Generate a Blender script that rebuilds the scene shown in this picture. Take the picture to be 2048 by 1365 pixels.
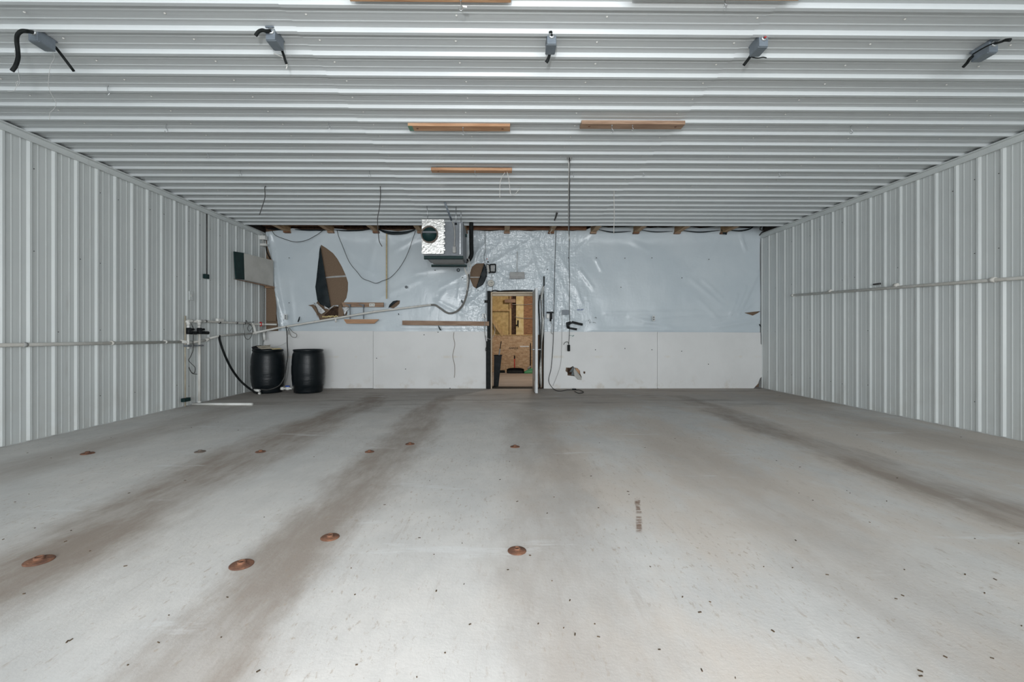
import bpy, bmesh, math, random
from mathutils import Vector, Matrix, noise
from mathutils.geometry import delaunay_2d_cdt

random.seed(7)
for o in list(bpy.data.objects):
    bpy.data.objects.remove(o, do_unlink=True)
SC = bpy.context.scene
COL = SC.collection

# ------------------------------------------------------------------ camera
W, H = 2048, 1365
F = 900.0                       # focal length in pixels
CX, CY = 1015.0, 671.0          # principal point (lens shift)
YAW = math.atan(10.0 / F)
CAMZ = 1.175
cd = bpy.data.cameras.new('camera')
cam = bpy.data.objects.new('camera', cd)
COL.objects.link(cam)
cam.location = (0, 0, CAMZ)
cam.rotation_euler = (math.pi / 2, 0, -YAW)
cd.sensor_fit = 'HORIZONTAL'
cd.sensor_width = 36.0
cd.lens = 36.0 * F / W
cd.shift_x = (W / 2 - CX) / W
cd.shift_y = (CY - H / 2) / W
cd.clip_start = 0.05
SC.camera = cam

# ------------------------------------------------------------------ world, lights, exposure
wd = bpy.data.worlds.new('world')
SC.world = wd
wd.use_nodes = True
bgn = wd.node_tree.nodes['Background']
bgn.inputs[0].default_value = (0.80, 0.90, 1.0, 1)
bgn.inputs[1].default_value = 0.8

def area_light(name, loc, rot, sx, sy, power, col=(1, 1, 1)):
    l = bpy.data.lights.new(name, 'AREA')
    l.shape = 'RECTANGLE'
    l.size, l.size_y = sx, sy
    l.energy = power
    l.color = col
    o = bpy.data.objects.new(name, l)
    o.location = loc
    o.rotation_euler = rot
    COL.objects.link(o)
    return o

# daylight coming in through the big open overhead door behind the camera
area_light('overhead_door_daylight', (0.25, -6.9, 1.65), (math.pi / 2, 0, 0), 9.0, 3.2, 830, (0.93, 0.97, 1.0))
# the photographer's flash, held a little above the camera
fl = bpy.data.lights.new('camera_flash', 'SPOT')
fl.energy = 360
fl.spot_size = math.radians(140)
fl.spot_blend = 1.0
fl.shadow_soft_size = 0.07
fl.color = (0.98, 0.99, 1.0)
flo = bpy.data.objects.new('camera_flash', fl)
flo.location = (-0.18, -0.6, CAMZ + 0.55)
flo.rotation_euler = (math.radians(85), 0, 0)
COL.objects.link(flo)
# ceiling bulb of the store room beyond the door
bl = bpy.data.lights.new('store_room_bulb', 'POINT')
bl.energy = 88
bl.shadow_soft_size = 0.12
bl.color = (1.0, 0.96, 0.90)
blo = bpy.data.objects.new('store_room_bulb', bl)
blo.location = (0.9, 12.0, 2.75)
COL.objects.link(blo)

SC.view_settings.view_transform = 'Standard'
SC.view_settings.look = 'None'
SC.view_settings.gamma = 1.0
SC.view_settings.use_curve_mapping = False
SC.view_settings.exposure = 0.0

# ------------------------------------------------------------------ room measures
XL, XR = -5.25, 5.76           # inner faces of the side walls (flat of the metal sheets)
YB = 9.90                       # face of the back wall
ZC = CAMZ + 2.25                # ceiling sheets
YF = -7.0                       # open front of the building
YCE = 9.07                      # where the ceiling sheets end
SP = 0.2746                     # rib spacing
SPR = 0.267
SPL = 0.2764

_f = Vector((math.sin(YAW), math.cos(YAW), 0))
_r = Vector((math.cos(YAW), -math.sin(YAW), 0))
_c = Vector((0, 0, CAMZ))
def ray(x, y):
    return _f + _r * ((x - CX) / F) + Vector((0, 0, 1)) * (-(y - CY) / F)
def onY(x, y, Y):
    d = ray(x, y); return _c + d * (Y / d.y)
def onX(x, y, X):
    d = ray(x, y); return _c + d * (X / d.x)
def onZ(x, y, Z):
    d = ray(x, y); return _c + d * ((Z - CAMZ) / d.z)
def bw(x, y, off=0.0):          # point on the back wall
    return onY(x, y, YB - off)
def bwl(pts, off=0.0):
    return [bw(x, y, off) for x, y in pts]

# ------------------------------------------------------------------ materials
MATS = {}
def nodes_of(name):
    m = bpy.data.materials.new(name)
    m.use_nodes = True
    nt = m.node_tree
    b = nt.nodes['Principled BSDF']
    return m, nt, b
class NT:
    """tiny helper to chain math nodes"""
    def __init__(s, nt): s.nt = nt
    def n(s, t, **k):
        nd = s.nt.nodes.new(t)
        for a, v in k.items(): setattr(nd, a, v)
        return nd
    def link(s, a, b): s.nt.links.new(a, b)
    def val(s, sock, v):
        if isinstance(v, (int, float, tuple)): sock.default_value = v
        else: s.link(v, sock)
    def m(s, op, a, b=0.0, c=0.0, clamp=False):
        nd = s.n('ShaderNodeMath', operation=op); nd.use_clamp = clamp
        s.val(nd.inputs[0], a); s.val(nd.inputs[1], b); s.val(nd.inputs[2], c)
        return nd.outputs[0]
    def pos(s):
        g = s.n('ShaderNodeNewGeometry'); sp = s.n('ShaderNodeSeparateXYZ')
        s.link(g.outputs['Position'], sp.inputs[0])
        return g.outputs['Position'], sp.outputs[0], sp.outputs[1], sp.outputs[2]
    def noise(s, vec, scale, detail=3.0, rough=0.55, stretch=None, offset=(0, 0, 0)):
        mp = s.n('ShaderNodeMapping')
        s.link(vec, mp.inputs[0])
        mp.inputs['Scale'].default_value = stretch or (1, 1, 1)
        mp.inputs['Location'].default_value = offset
        nz = s.n('ShaderNodeTexNoise')
        s.link(mp.outputs[0], nz.inputs['Vector'])
        nz.inputs['Scale'].default_value = scale
        nz.inputs['Detail'].default_value = detail
        nz.inputs['Roughness'].default_value = rough
        return nz.outputs['Fac']
    def ramp(s, v, a, b, lo=0.0, hi=1.0):
        nd = s.n('ShaderNodeMapRange'); nd.interpolation_type = 'SMOOTHSTEP'
        s.val(nd.inputs['Value'], v)
        nd.inputs['From Min'].default_value = a; nd.inputs['From Max'].default_value = b
        nd.inputs['To Min'].default_value = lo; nd.inputs['To Max'].default_value = hi
        return nd.outputs[0]
    def mix(s, fac, a, b):
        nd = s.n('ShaderNodeMix', data_type='RGBA')
        s.val(nd.inputs['Factor'], fac)
        s.val(nd.inputs['A'], (*a, 1) if isinstance(a, tuple) and len(a) == 3 else a)
        s.val(nd.inputs['B'], (*b, 1) if isinstance(b, tuple) and len(b) == 3 else b)
        return nd.outputs['Result']
    def bump(s, b, h, strength=0.2, dist=0.01):
        nd = s.n('ShaderNodeBump')
        nd.inputs['Strength'].default_value = strength
        nd.inputs['Distance'].default_value = dist
        s.link(h, nd.inputs['Height'])
        s.link(nd.outputs[0], b.inputs['Normal'])

def mat(name, c1, c2=None, scale=6.0, rough=0.5, metal=0.0, bump=0.0, bscale=60.0, stretch=None, lo=0.35, hi=0.65, spec=0.5):
    if name in MATS: return MATS[name]
    m, nt, b = nodes_of(name)
    h = NT(nt)
    p, _, _, _ = h.pos()
    if c2 is None: c2 = tuple(v * 0.86 for v in c1)
    f = h.ramp(h.noise(p, scale, 4, 0.6, stretch), lo, hi)
    h.link(h.mix(f, c1, c2), b.inputs['Base Color'])
    b.inputs['Roughness'].default_value = rough
    b.inputs['Metallic'].default_value = metal
    b.inputs['Specular IOR Level'].default_value = spec
    if bump: h.bump(b, h.noise(p, bscale, 3, 0.6, stretch), bump, 0.01)
    MATS[name] = m
    return m

M_pvc = mat('white_pvc', (0.74, 0.73, 0.69), (0.64, 0.62, 0.57), 5, 0.38)
M_pvcb = mat('bright_pvc', (0.80, 0.80, 0.77), (0.70, 0.69, 0.65), 8, 0.3)
M_black = mat('black_plastic', (0.008, 0.010, 0.011), (0.016, 0.018, 0.020), 9, 0.45, spec=0.1)
M_rubber = mat('black_rubber', (0.009, 0.011, 0.011), (0.017, 0.019, 0.019), 14, 0.6, spec=0.12)
M_wire = mat('dark_wire', (0.035, 0.035, 0.035), (0.06, 0.058, 0.055), 14, 0.55)
M_twine = mat('white_cord', (0.60, 0.59, 0.56), (0.5, 0.49, 0.46), 25, 0.8)
M_gbox = mat('grey_box', (0.17, 0.20, 0.23), (0.145, 0.17, 0.20), 20, 0.45)
M_gsteel = mat('grey_steel', (0.19, 0.205, 0.22), (0.155, 0.17, 0.185), 7, 0.45, 0.1, spec=0.3)
M_galv = mat('galvanised', (0.55, 0.57, 0.58), (0.40, 0.42, 0.43), 30, 0.35, 0.8)
M_foil = mat('foil', (0.84, 0.83, 0.80), (0.66, 0.65, 0.62), 12, 0.28, 0.7, 0.5, 26)
M_green = mat('dark_green_paint', (0.010, 0.028, 0.028), (0.015, 0.038, 0.037), 9, 0.45, spec=0.15)
M_lumber = mat('orange_lumber', (0.52, 0.31, 0.18), (0.38, 0.20, 0.105), 5, 0.65, 0, 0.15, 30, (0.6, 6, 6))
M_lumber2 = mat('weathered_lumber', (0.37, 0.245, 0.165), (0.25, 0.155, 0.10), 5, 0.7, 0, 0.15, 30, (0.6, 6, 6))
M_joist = mat('joist_wood', (0.46, 0.31, 0.17), (0.30, 0.185, 0.10), 5, 0.7, 0, 0.1, 30, (6, 0.6, 6))
M_redwood = mat('red_brown_wood', (0.24, 0.115, 0.06), (0.15, 0.065, 0.03), 6, 0.7, 0, 0.1, 30, (0.8, 5, 5))
M_fibre = mat('brown_fibreboard', (0.205, 0.140, 0.093), (0.18, 0.122, 0.080), 40, 0.85)
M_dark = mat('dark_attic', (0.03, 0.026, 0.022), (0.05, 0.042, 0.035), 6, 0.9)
M_insul = mat('brown_insulation', (0.09, 0.05, 0.03), (0.04, 0.022, 0.014), 22, 0.95, 0, 0.5, 30)
M_yellow = mat('yellow_insulation', (0.62, 0.47, 0.22), (0.46, 0.33, 0.14), 9, 0.9, 0, 0.5, 18)
M_pale = mat('pale_batt', (0.74, 0.61, 0.33), (0.62, 0.48, 0.22), 8, 0.9, 0, 0.3, 14)
M_stud = mat('stud_wood', (0.58, 0.42, 0.20), (0.44, 0.29, 0.13), 6, 0.7, 0, 0.1, 30, (5, 5, 0.7))
M_rust = mat('rust', (0.225, 0.105, 0.06), (0.12, 0.058, 0.038), 18, 0.85, 0.1, 0.5, 70)
M_rustg = mat('grey_rust', (0.20, 0.165, 0.14), (0.14, 0.11, 0.09), 18, 0.85, 0.1, 0.4, 70)
M_hole = mat('dark_hole', (0.02, 0.015, 0.012), (0.03, 0.022, 0.018), 10, 0.9)
M_red = mat('red_plastic', (0.55, 0.03, 0.03), (0.42, 0.02, 0.02), 10, 0.4)
M_blue = mat('blue_plastic', (0.02, 0.08, 0.40), (0.015, 0.06, 0.32), 10, 0.4)
M_greenp = mat('green_plastic', (0.05, 0.30, 0.12), (0.03, 0.22, 0.08), 10, 0.4)
M_greyp = mat('grey_plastic', (0.33, 0.33, 0.32), (0.27, 0.27, 0.26), 10, 0.5)
M_white = mat('white_plastic', (0.72, 0.72, 0.69), (0.62, 0.62, 0.59), 10, 0.4)
M_beige = mat('beige_frame', (0.55, 0.47, 0.36), (0.47, 0.39, 0.29), 10, 0.6)
M_greyboard = mat('grey_board', (0.48, 0.47, 0.44), (0.41, 0.40, 0.37), 3, 0.7)
M_card = mat('grey_cardboard', (0.42, 0.38, 0.31), (0.33, 0.29, 0.23), 12, 0.8)
M_doorg = mat('door_paint', (0.62, 0.64, 0.65), (0.54, 0.56, 0.57), 4, 0.4)
M_tape = mat('grey_tape', (0.42, 0.42, 0.41), (0.35, 0.35, 0.34), 10, 0.5)
M_chain = mat('dull_chain', (0.16, 0.14, 0.11), (0.10, 0.09, 0.07), 40, 0.5, 0.6)
M_paper = mat('yellow_strip', (0.50, 0.42, 0.26), (0.42, 0.34, 0.20), 20, 0.7)
M_drywallback = mat('torn_grey_paper', (0.16, 0.18, 0.18), (0.09, 0.10, 0.105), 30, 0.85)
M_rag = mat('silvery_rag', (0.60, 0.61, 0.61), (0.38, 0.39, 0.40), 30, 0.4, 0.2, 0.3, 40)
M_leaf = mat('dry_leaf', (0.10, 0.06, 0.03), (0.05, 0.035, 0.02), 30, 0.8)
M_greenmark = mat('green_crayon', (0.12, 0.26, 0.18), (0.16, 0.24, 0.17), 30, 0.8)

def metal_sheet(name, c1, c2, rough, dirt):
    m, nt, b = nodes_of(name); h = NT(nt)
    p, x, y, z = h.pos()
    big = h.ramp(h.noise(p, 0.8, 4, 0.6), 0.3, 0.7)
    col = h.mix(big, c1, c2)
    # rain-streak like smudges, standing up the sheet
    st = h.ramp(h.noise(p, 3.0, 4, 0.6, (1, 3.5, 0.5)), 0.60, 0.78)
    col = h.mix(h.m('MULTIPLY', st, dirt), col, (0.40, 0.38, 0.36))
    # splashed dirt along the foot of the wall
    low = h.m('MULTIPLY', h.ramp(z, 0.7, 0.0), h.ramp(h.noise(p, 2.2, 4, 0.6), 0.4, 0.7))
    col = h.mix(h.m('MULTIPLY', low, dirt * 0.9), col, (0.45, 0.41, 0.35))
    h.link(col, b.inputs['Base Color'])
    h.link(h.ramp(h.noise(p, 2.0, 3, 0.6), 0.3, 0.7, rough - 0.06, rough + 0.08), b.inputs['Roughness'])
    h.bump(b, h.noise(p, 1.6, 2, 0.5), 0.25, 0.02)
    MATS[name] = m
    return m
M_sheet = metal_sheet('white_metal_sheet', (0.655, 0.685, 0.675), (0.61, 0.64, 0.635), 0.34, 0.30)
M_ceil = metal_sheet('ceiling_metal_sheet', (0.60, 0.63, 0.635), (0.575, 0.605, 0.615), 0.36, 0.0)

def make_plastic():
    m, nt, b = nodes_of('plastic_sheet'); h = NT(nt)
    p, x, y, z = h.pos()
    col = h.mix(h.ramp(h.noise(p, 1.2, 3, 0.5), 0.35, 0.65), (0.60, 0.66, 0.695), (0.555, 0.62, 0.66))
    h.link(col, b.inputs['Base Color'])
    b.inputs['Roughness'].default_value = 0.23
    b.inputs['Specular IOR Level'].default_value = 0.5
    # crinkles: ridged, directional, strongest around the door
    n1 = h.noise(p, 3.2, 3, 0.55, (1.6, 1, 0.55))
    r1 = h.m('ABSOLUTE', h.m('SUBTRACT', n1, 0.5))
    n2 = h.noise(p, 7.0, 3, 0.6, (0.7, 1, 1.3), (3, 1, 5))
    r2 = h.m('ABSOLUTE', h.m('SUBTRACT', n2, 0.5))
    near = h.m('MULTIPLY', h.ramp(h.m('ABSOLUTE', h.m('SUBTRACT', x, 0.45)), 0.5, 1.7, 1.0, 0.10), 1.0)
    hh = h.m('ADD', h.m('MULTIPLY', r1, 1.0), h.m('MULTIPLY', r2, 0.5))
    h.bump(b, h.m('MULTIPLY', hh, near), 0.62, 0.09)
    MATS['plastic'] = m
    return m
M_plastic = make_plastic()
M_plasticback = mat('black_backing_of_sheet', (0.010, 0.015, 0.018), (0.018, 0.026, 0.030), 5, 0.42, spec=0.15)

def make_board():
    m, nt, b = nodes_of('white_wall_board'); h = NT(nt)
    p, x, y, z = h.pos()
    col = h.mix(h.ramp(h.noise(p, 1.3, 4, 0.6), 0.35, 0.7), (0.745, 0.745, 0.735), (0.70, 0.70, 0.69))
    # yellowish runs in one horizontal band of old glue
    band = h.m('MULTIPLY', h.ramp(h.m('ABSOLUTE', h.m('SUBTRACT', z, 0.70)), 0.045, 0.0),
               h.ramp(h.noise(p, 2.4, 4, 0.6, (1, 1, 0.3), (1.3, 0, 0)), 0.50, 0.66))
    col = h.mix(h.m('MULTIPLY', band, 0.4), col, (0.62, 0.52, 0.34))
    low = h.m('MULTIPLY', h.ramp(z, 0.35, 0.0), h.ramp(h.noise(p, 5, 4, 0.6), 0.5, 0.72))
    col = h.mix(h.m('MULTIPLY', low, 0.45), col, (0.5, 0.43, 0.34))
    h.link(col, b.inputs['Base Color'])
    b.inputs['Roughness'].default_value = 0.5
    h.bump(b, h.noise(p, 40, 2, 0.5), 0.06, 0.01)
    MATS['board'] = m
    return m
M_board = make_board()

def make_concrete():
    m, nt, b = nodes_of('concrete_floor'); h = NT(nt)
    p, x, y, z = h.pos()
    cloud = h.ramp(h.noise(p, 0.55, 5, 0.6), 0.36, 0.64)
    col = h.mix(cloud, (0.70, 0.675, 0.645), (0.62, 0.61, 0.595))
    mott = h.ramp(h.noise(p, 3.5, 8, 0.72, (1.4, 0.8, 1)), 0.34, 0.66)
    col = h.mix(h.m('MULTIPLY', mott, 0.35), col, (0.50, 0.49, 0.475))
    # warm dust over the right half
    warm = h.m('MULTIPLY', h.ramp(h.m('ADD', x, h.m('MULTIPLY', h.noise(p, 0.6, 4, 0.6, None, (2, 2, 0)), 2.0)), 0.8, 1.9), h.ramp(h.noise(p, 1.1, 5, 0.65, (1.3, 0.6, 1), (8, 1, 0)), 0.36, 0.60))
    col = h.mix(h.m('MULTIPLY', warm, 0.85), col, (0.63, 0.565, 0.505))
    # tracks of brown dirt running down the building
    wob = h.m('MULTIPLY', h.m('SUBTRACT', h.noise(p, 0.5, 3, 0.5, None, (2, 9, 0)), 0.5), 0.55)
    fine = h.m('MULTIPLY', h.m('SUBTRACT', h.noise(p, 5.0, 8, 0.75, (1.0, 0.35, 1)), 0.5), 0.55)
    xw = h.m('ADD', x, h.m('ADD', wob, fine))
    brk = h.ramp(h.noise(p, 1.4, 7, 0.7, (1.6, 0.5, 1)), 0.34, 0.60)
    def track(x0, w, amt, y0, y1, soft=0.8):
        d = h.m('ABSOLUTE', h.m('SUBTRACT', xw, x0))
        t = h.ramp(d, w, w * 0.2)
        if y0 > -5: t = h.m('MULTIPLY', t, h.ramp(y, y0, y0 + soft))
        t = h.m('MULTIPLY', t, h.ramp(y, y1, y1 - soft))
        t = h.m('MULTIPLY', t, h.m('ADD', h.m('MULTIPLY', brk, 0.5), 0.5))
        return h.m('MULTIPLY', t, amt)
    tr = track(-2.47, 0.56, 0.95, -9, 9.7, 1.2)
    for a in [track(-1.10, 0.42, 0.85, -9, 9.7, 1.2), track(3.36, 0.42, 0.85, -9, 9.9, 1.6), track(0.34, 0.45, 0.45, -9, 8.5, 2.0),
              track(1.85, 0.60, 0.34, -9, 7.0, 3.0), track(-4.3, 0.55, 0.50, 2.5, 9.6, 1.5), track(4.95, 0.6, 0.34, 3.0, 9.9, 1.5)]:
        tr = h.m('MAXIMUM', tr, a)
    # the dirtier strip along the back wall, with dark scuffs lying across
    yb = h.m('ADD', y, h.m('MULTIPLY', h.m('SUBTRACT', h.noise(p, 0.7, 5, 0.65, (0.5, 1.5, 1)), 0.5), 3.0))
    back = h.m('MULTIPLY', h.ramp(yb, 6.3, 8.8), 0.56)
    dirt = h.m('MAXIMUM', tr, back)
    col = h.mix(dirt, col, (0.310, 0.258, 0.218))
    mid = h.m('MULTIPLY', h.ramp(h.noise(p, 1.1, 6, 0.7, (0.45, 2.6, 1), (4, 4, 0)), 0.50, 0.64), h.ramp(y, 6.3, 8.3))
    col = h.mix(h.m('MULTIPLY', mid, 0.50), col, (0.22, 0.185, 0.16))
    # fine speckle and drag marks
    sp = h.ramp(h.noise(p, 26, 4, 0.7, (1.6, 0.6, 1)), 0.575, 0.67)
    spm = h.m('MULTIPLY', sp, h.ramp(h.noise(p, 0.8, 4, 0.6, None, (5, 1, 0)), 0.36, 0.62, 0.25, 1.0))
    col = h.mix(h.m('MULTIPLY', spm, 0.55), col, (0.37, 0.29, 0.22))
    sp2 = h.ramp(h.noise(p, 9, 6, 0.75, (2.2, 0.7, 1), (1, 5, 0)), 0.60, 0.70)
    col = h.mix(h.m('MULTIPLY', sp2, 0.5), col, (0.36, 0.29, 0.235))
    sk = h.ramp(h.noise(p, 4, 6, 0.75, (3.5, 0.4, 1), (0, 0, 0)), 0.575, 0.70)
    col = h.mix(h.m('MULTIPLY', sk, 0.30), col, (0.40, 0.34, 0.295))
    ws = h.ramp(h.noise(p, 1.3, 5, 0.7, (0.5, 2.4, 1), (9, 2, 0)), 0.60, 0.68)
    col = h.mix(h.m('MULTIPLY', ws, 0.40), col, (0.76, 0.765, 0.765))
    # the rusty rake-like double mark right of the middle plate
    a = onZ(1276, 1000, 0); b_ = onZ(1278, 1064, 0)
    xc = h.m('ADD', h.m('MULTIPLY', h.m('SUBTRACT', y, a.y), (b_.x - a.x) / (b_.y - a.y)), a.x)
    dx = h.ramp(h.m('ABSOLUTE', h.m('SUBTRACT', h.m('ADD', x, h.m('MULTIPLY', fine, 0.10)), xc)), 0.024, 0.010)
    dy = h.m('MULTIPLY', h.ramp(y, b_.y - 0.03, b_.y + 0.03), h.ramp(y, a.y + 0.03, a.y - 0.03))
    gap = h.ramp(h.m('ABSOLUTE', h.m('SUBTRACT', y, (a.y + b_.y) / 2 - 0.01)), 0.0, 0.05)
    rk = h.m('MULTIPLY', h.m('MULTIPLY', dx, dy), h.m('MULTIPLY', gap, h.ramp(h.noise(p, 26, 4, 0.7, (0.4, 1.4, 1)), 0.38, 0.56)))
    col = h.mix(h.m('MULTIPLY', rk, 0.85), col, (0.21, 0.13, 0.09))
    h.link(col, b.inputs['Base Color'])
    h.link(h.ramp(h.noise(p, 3, 3, 0.6), 0.3, 0.7, 0.62, 0.82), b.inputs['Roughness'])
    b.inputs['Specular IOR Level'].default_value = 0.18
    h.bump(b, h.noise(p, 45, 4, 0.7), 0.12, 0.01)
    MATS['concrete'] = m
    return m
M_conc = make_concrete()

def make_osb(name, ca, cb):
    m, nt, b = nodes_of(name); h = NT(nt)
    p, x, y, z = h.pos()
    n1 = h.ramp(h.noise(p, 14, 3, 0.7, (0.6, 1, 1.9)), 0.36, 0.62)
    n2 = h.ramp(h.noise(p, 22, 3, 0.7, (1.2, 1, 0.9), (3, 3, 3)), 0.55, 0.68)
    col = h.mix(n1, ca, cb)
    col = h.mix(h.m('MULTIPLY', n2, 0.6), col, tuple(v * 0.45 for v in cb))
    h.link(col, b.inputs['Base Color'])
    b.inputs['Roughness'].default_value = 0.7
    MATS[name] = m
    return m
M_osb = make_osb('strand_board', (0.60, 0.44, 0.28), (0.44, 0.29, 0.165))
M_osb2 = make_osb('dark_strand_board', (0.34, 0.175, 0.08), (0.23, 0.11, 0.05))

# ------------------------------------------------------------------ mesh helpers
def catmull(pts, n=8):
    pts = [Vector(p) for p in pts]
    if len(pts) < 3: return pts
    q = [pts[0] * 2 - pts[1]] + pts + [pts[-1] * 2 - pts[-2]]
    out = []
    for i in range(1, len(q) - 2):
        a, b, c, d = q[i - 1], q[i], q[i + 1], q[i + 2]
        for k in range(n):
            t = k / n
            out.append(0.5 * ((2 * b) + (c - a) * t + (2 * a - 5 * b + 4 * c - d) * t * t + (3 * b - a - 3 * c + d) * t ** 3))
    out.append(pts[-1])
    return out

def world_loc(o):
    v = Vector((0, 0, 0))
    while o is not None:
        v = v + o.location
        o = o.parent
    return v

class MB:
    def __init__(s): s.v = []; s.f = []; s.sm = []
    def add(s, vs, fs, smooth=False):
        k = len(s.v)
        s.v += [Vector(v) for v in vs]
        s.f += [tuple(i + k for i in f) for f in fs]
        s.sm += [smooth] * len(fs)
        return s
    def box(s, lo, hi, bev=0.0):
        a, b = Vector(lo), Vector(hi)
        lo = Vector((min(a.x, b.x), min(a.y, b.y), min(a.z, b.z))); hi = Vector((max(a.x, b.x), max(a.y, b.y), max(a.z, b.z)))
        bm = bmesh.new()
        bmesh.ops.create_cube(bm, size=1.0)
        c = (lo + hi) / 2; d = hi - lo
        for v in bm.verts: v.co = Vector((c.x + v.co.x * d.x, c.y + v.co.y * d.y, c.z + v.co.z * d.z))
        if bev: bmesh.ops.bevel(bm, geom=list(bm.edges), offset=bev, segments=2, affect='EDGES', profile=0.5)
        bm.verts.index_update()
        s.add([v.co.copy() for v in bm.verts], [[v.index for v in f.verts] for f in bm.faces])
        bm.free(); return s
    def obox(s, c, ax, ay, az):          # oriented box: centre and half axis vectors
        c, ax, ay, az = map(Vector, (c, ax, ay, az))
        vs = [c + ax * i + ay * j + az * k for i in (-1, 1) for j in (-1, 1) for k in (-1, 1)]
        fs = [(0, 1, 3, 2), (4, 6, 7, 5), (0, 4, 5, 1), (2, 3, 7, 6), (0, 2, 6, 4), (1, 5, 7, 3)]
        return s.add(vs, fs)
    def tube(s, pts, r, seg=8, smooth_path=0, cap=True):
        pts = [Vector(p) for p in pts]
        if smooth_path: pts = catmull(pts, smooth_path)
        n = len(pts)
        rs = r if isinstance(r, (list, tuple)) else [r] * n
        if len(rs) != n: rs = [rs[0] + (rs[-1] - rs[0]) * i / (n - 1) for i in range(n)]
        t0 = (pts[1] - pts[0]).normalized()
        up = Vector((0, 0, 1)) if abs(t0.z) < 0.9 else Vector((1, 0, 0))
        u = t0.cross(up).normalized()
        vs = []; fs = []
        for i in range(n):
            t = (pts[min(i + 1, n - 1)] - pts[max(i - 1, 0)]).normalized()
            u = (u - t * u.dot(t))
            u = u.normalized() if u.length > 1e-6 else t.orthogonal().normalized()
            w = t.cross(u)
            for k in range(seg):
                a = 2 * math.pi * k / seg
                vs.append(pts[i] + (u * math.cos(a) + w * math.sin(a)) * rs[i])
        for i in range(n - 1):
            for k in range(seg):
                a, b = i * seg + k, i * seg + (k + 1) % seg
                fs.append((a, b, b + seg, a + seg))
        s.add(vs, fs, True)
        if cap:
            s.add(vs[:seg], [tuple(range(seg))[::-1]]); s.add(vs[-seg:], [tuple(range(seg))])
        return s
    def lathe(s, prof, c, axis='Z', seg=32, smooth=True):
        c = Vector(c); vs = []; fs = []
        for r, h in prof:
            for k in range(seg):
                a = 2 * math.pi * k / seg
                if axis == 'Z': vs.append(c + Vector((r * math.cos(a), r * math.sin(a), h)))
                elif axis == 'Y': vs.append(c + Vector((r * math.cos(a), -h, r * math.sin(a))))   # h grows towards the camera
                else: vs.append(c + Vector((h, r * math.cos(a), r * math.sin(a))))
        for i in range(len(prof) - 1):
            for k in range(seg):
                a, b = i * seg + k, i * seg + (k + 1) % seg
                fs.append((a, b, b + seg, a + seg))
        return s.add(vs, fs, smooth)
    def slab(s, poly, n, t):             # polygon in 3D pulled along n by t
        poly = [Vector(p) for p in poly]; n = Vector(n).normalized() * t
        k = len(poly)
        vs = poly + [p + n for p in poly]
        fs = [tuple(range(k)), tuple(range(k, 2 * k))[::-1]]
        fs += [(i, (i + 1) % k, (i + 1) % k + k, i + k) for i in range(k)]
        return s.add(vs, fs)
    def build(s, name, m, parent=None, loc=None, fixn=True):
        if parent is not None: org = world_loc(parent)
        elif loc is not None: org = Vector(loc)
        else: org = Vector((0, 0, 0))
        me = bpy.data.meshes.new(name)
        me.from_pydata([v - org for v in s.v], [], s.f)
        me.polygons.foreach_set('use_smooth', s.sm)
        if fixn:
            bm = bmesh.new(); bm.from_mesh(me)
            bmesh.ops.remove_doubles(bm, verts=bm.verts, dist=1e-5)
            bmesh.ops.recalc_face_normals(bm, faces=bm.faces)
            bm.to_mesh(me); bm.free()
        me.materials.append(m)
        o = bpy.data.objects.new(name, me)
        COL.objects.link(o)
        if parent is not None: o.parent = parent
        elif loc is not None: o.location = loc
        return o

def tag(o, label=None, cat=None, group=None, kind=None):
    if label: o['label'] = label
    if cat: o['category'] = cat
    if group: o['group'] = group
    if kind: o['kind'] = kind
    return o
def empty(name, loc):
    o = bpy.data.objects.new(name, None)
    o.empty_display_size = 0.1
    COL.objects.link(o)
    o.location = loc
    return o
def thing(name, loc, label, cat, group=None):
    return tag(empty(name, loc), label, cat, group)
def copy_tree(o, parent=None):
    c = o.copy(); COL.objects.link(c)
    if parent is not None: c.parent = parent
    for ch in [x for x in bpy.data.objects if x.parent == o]:
        copy_tree(ch, c)
    return c
def sharemesh(name, src, parent, loc=(0, 0, 0), rot=(0, 0, 0)):
    o = bpy.data.objects.new(name, src.data)
    COL.objects.link(o); o.parent = parent; o.location = loc; o.rotation_euler = rot
    return o
def centre(pts):
    v = Vector((0, 0, 0))
    for p in pts: v = v + Vector(p)
    return v / len(pts)
def cord(name, pts, r, m, label, cat='cord', seg=6, sm=6, group=None):
    pts = [Vector(p) for p in pts]
    o = MB().tube(pts, r, seg, sm).build(name, m, None, min(pts, key=lambda p: p.z))
    return tag(o, label, cat, group)

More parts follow.
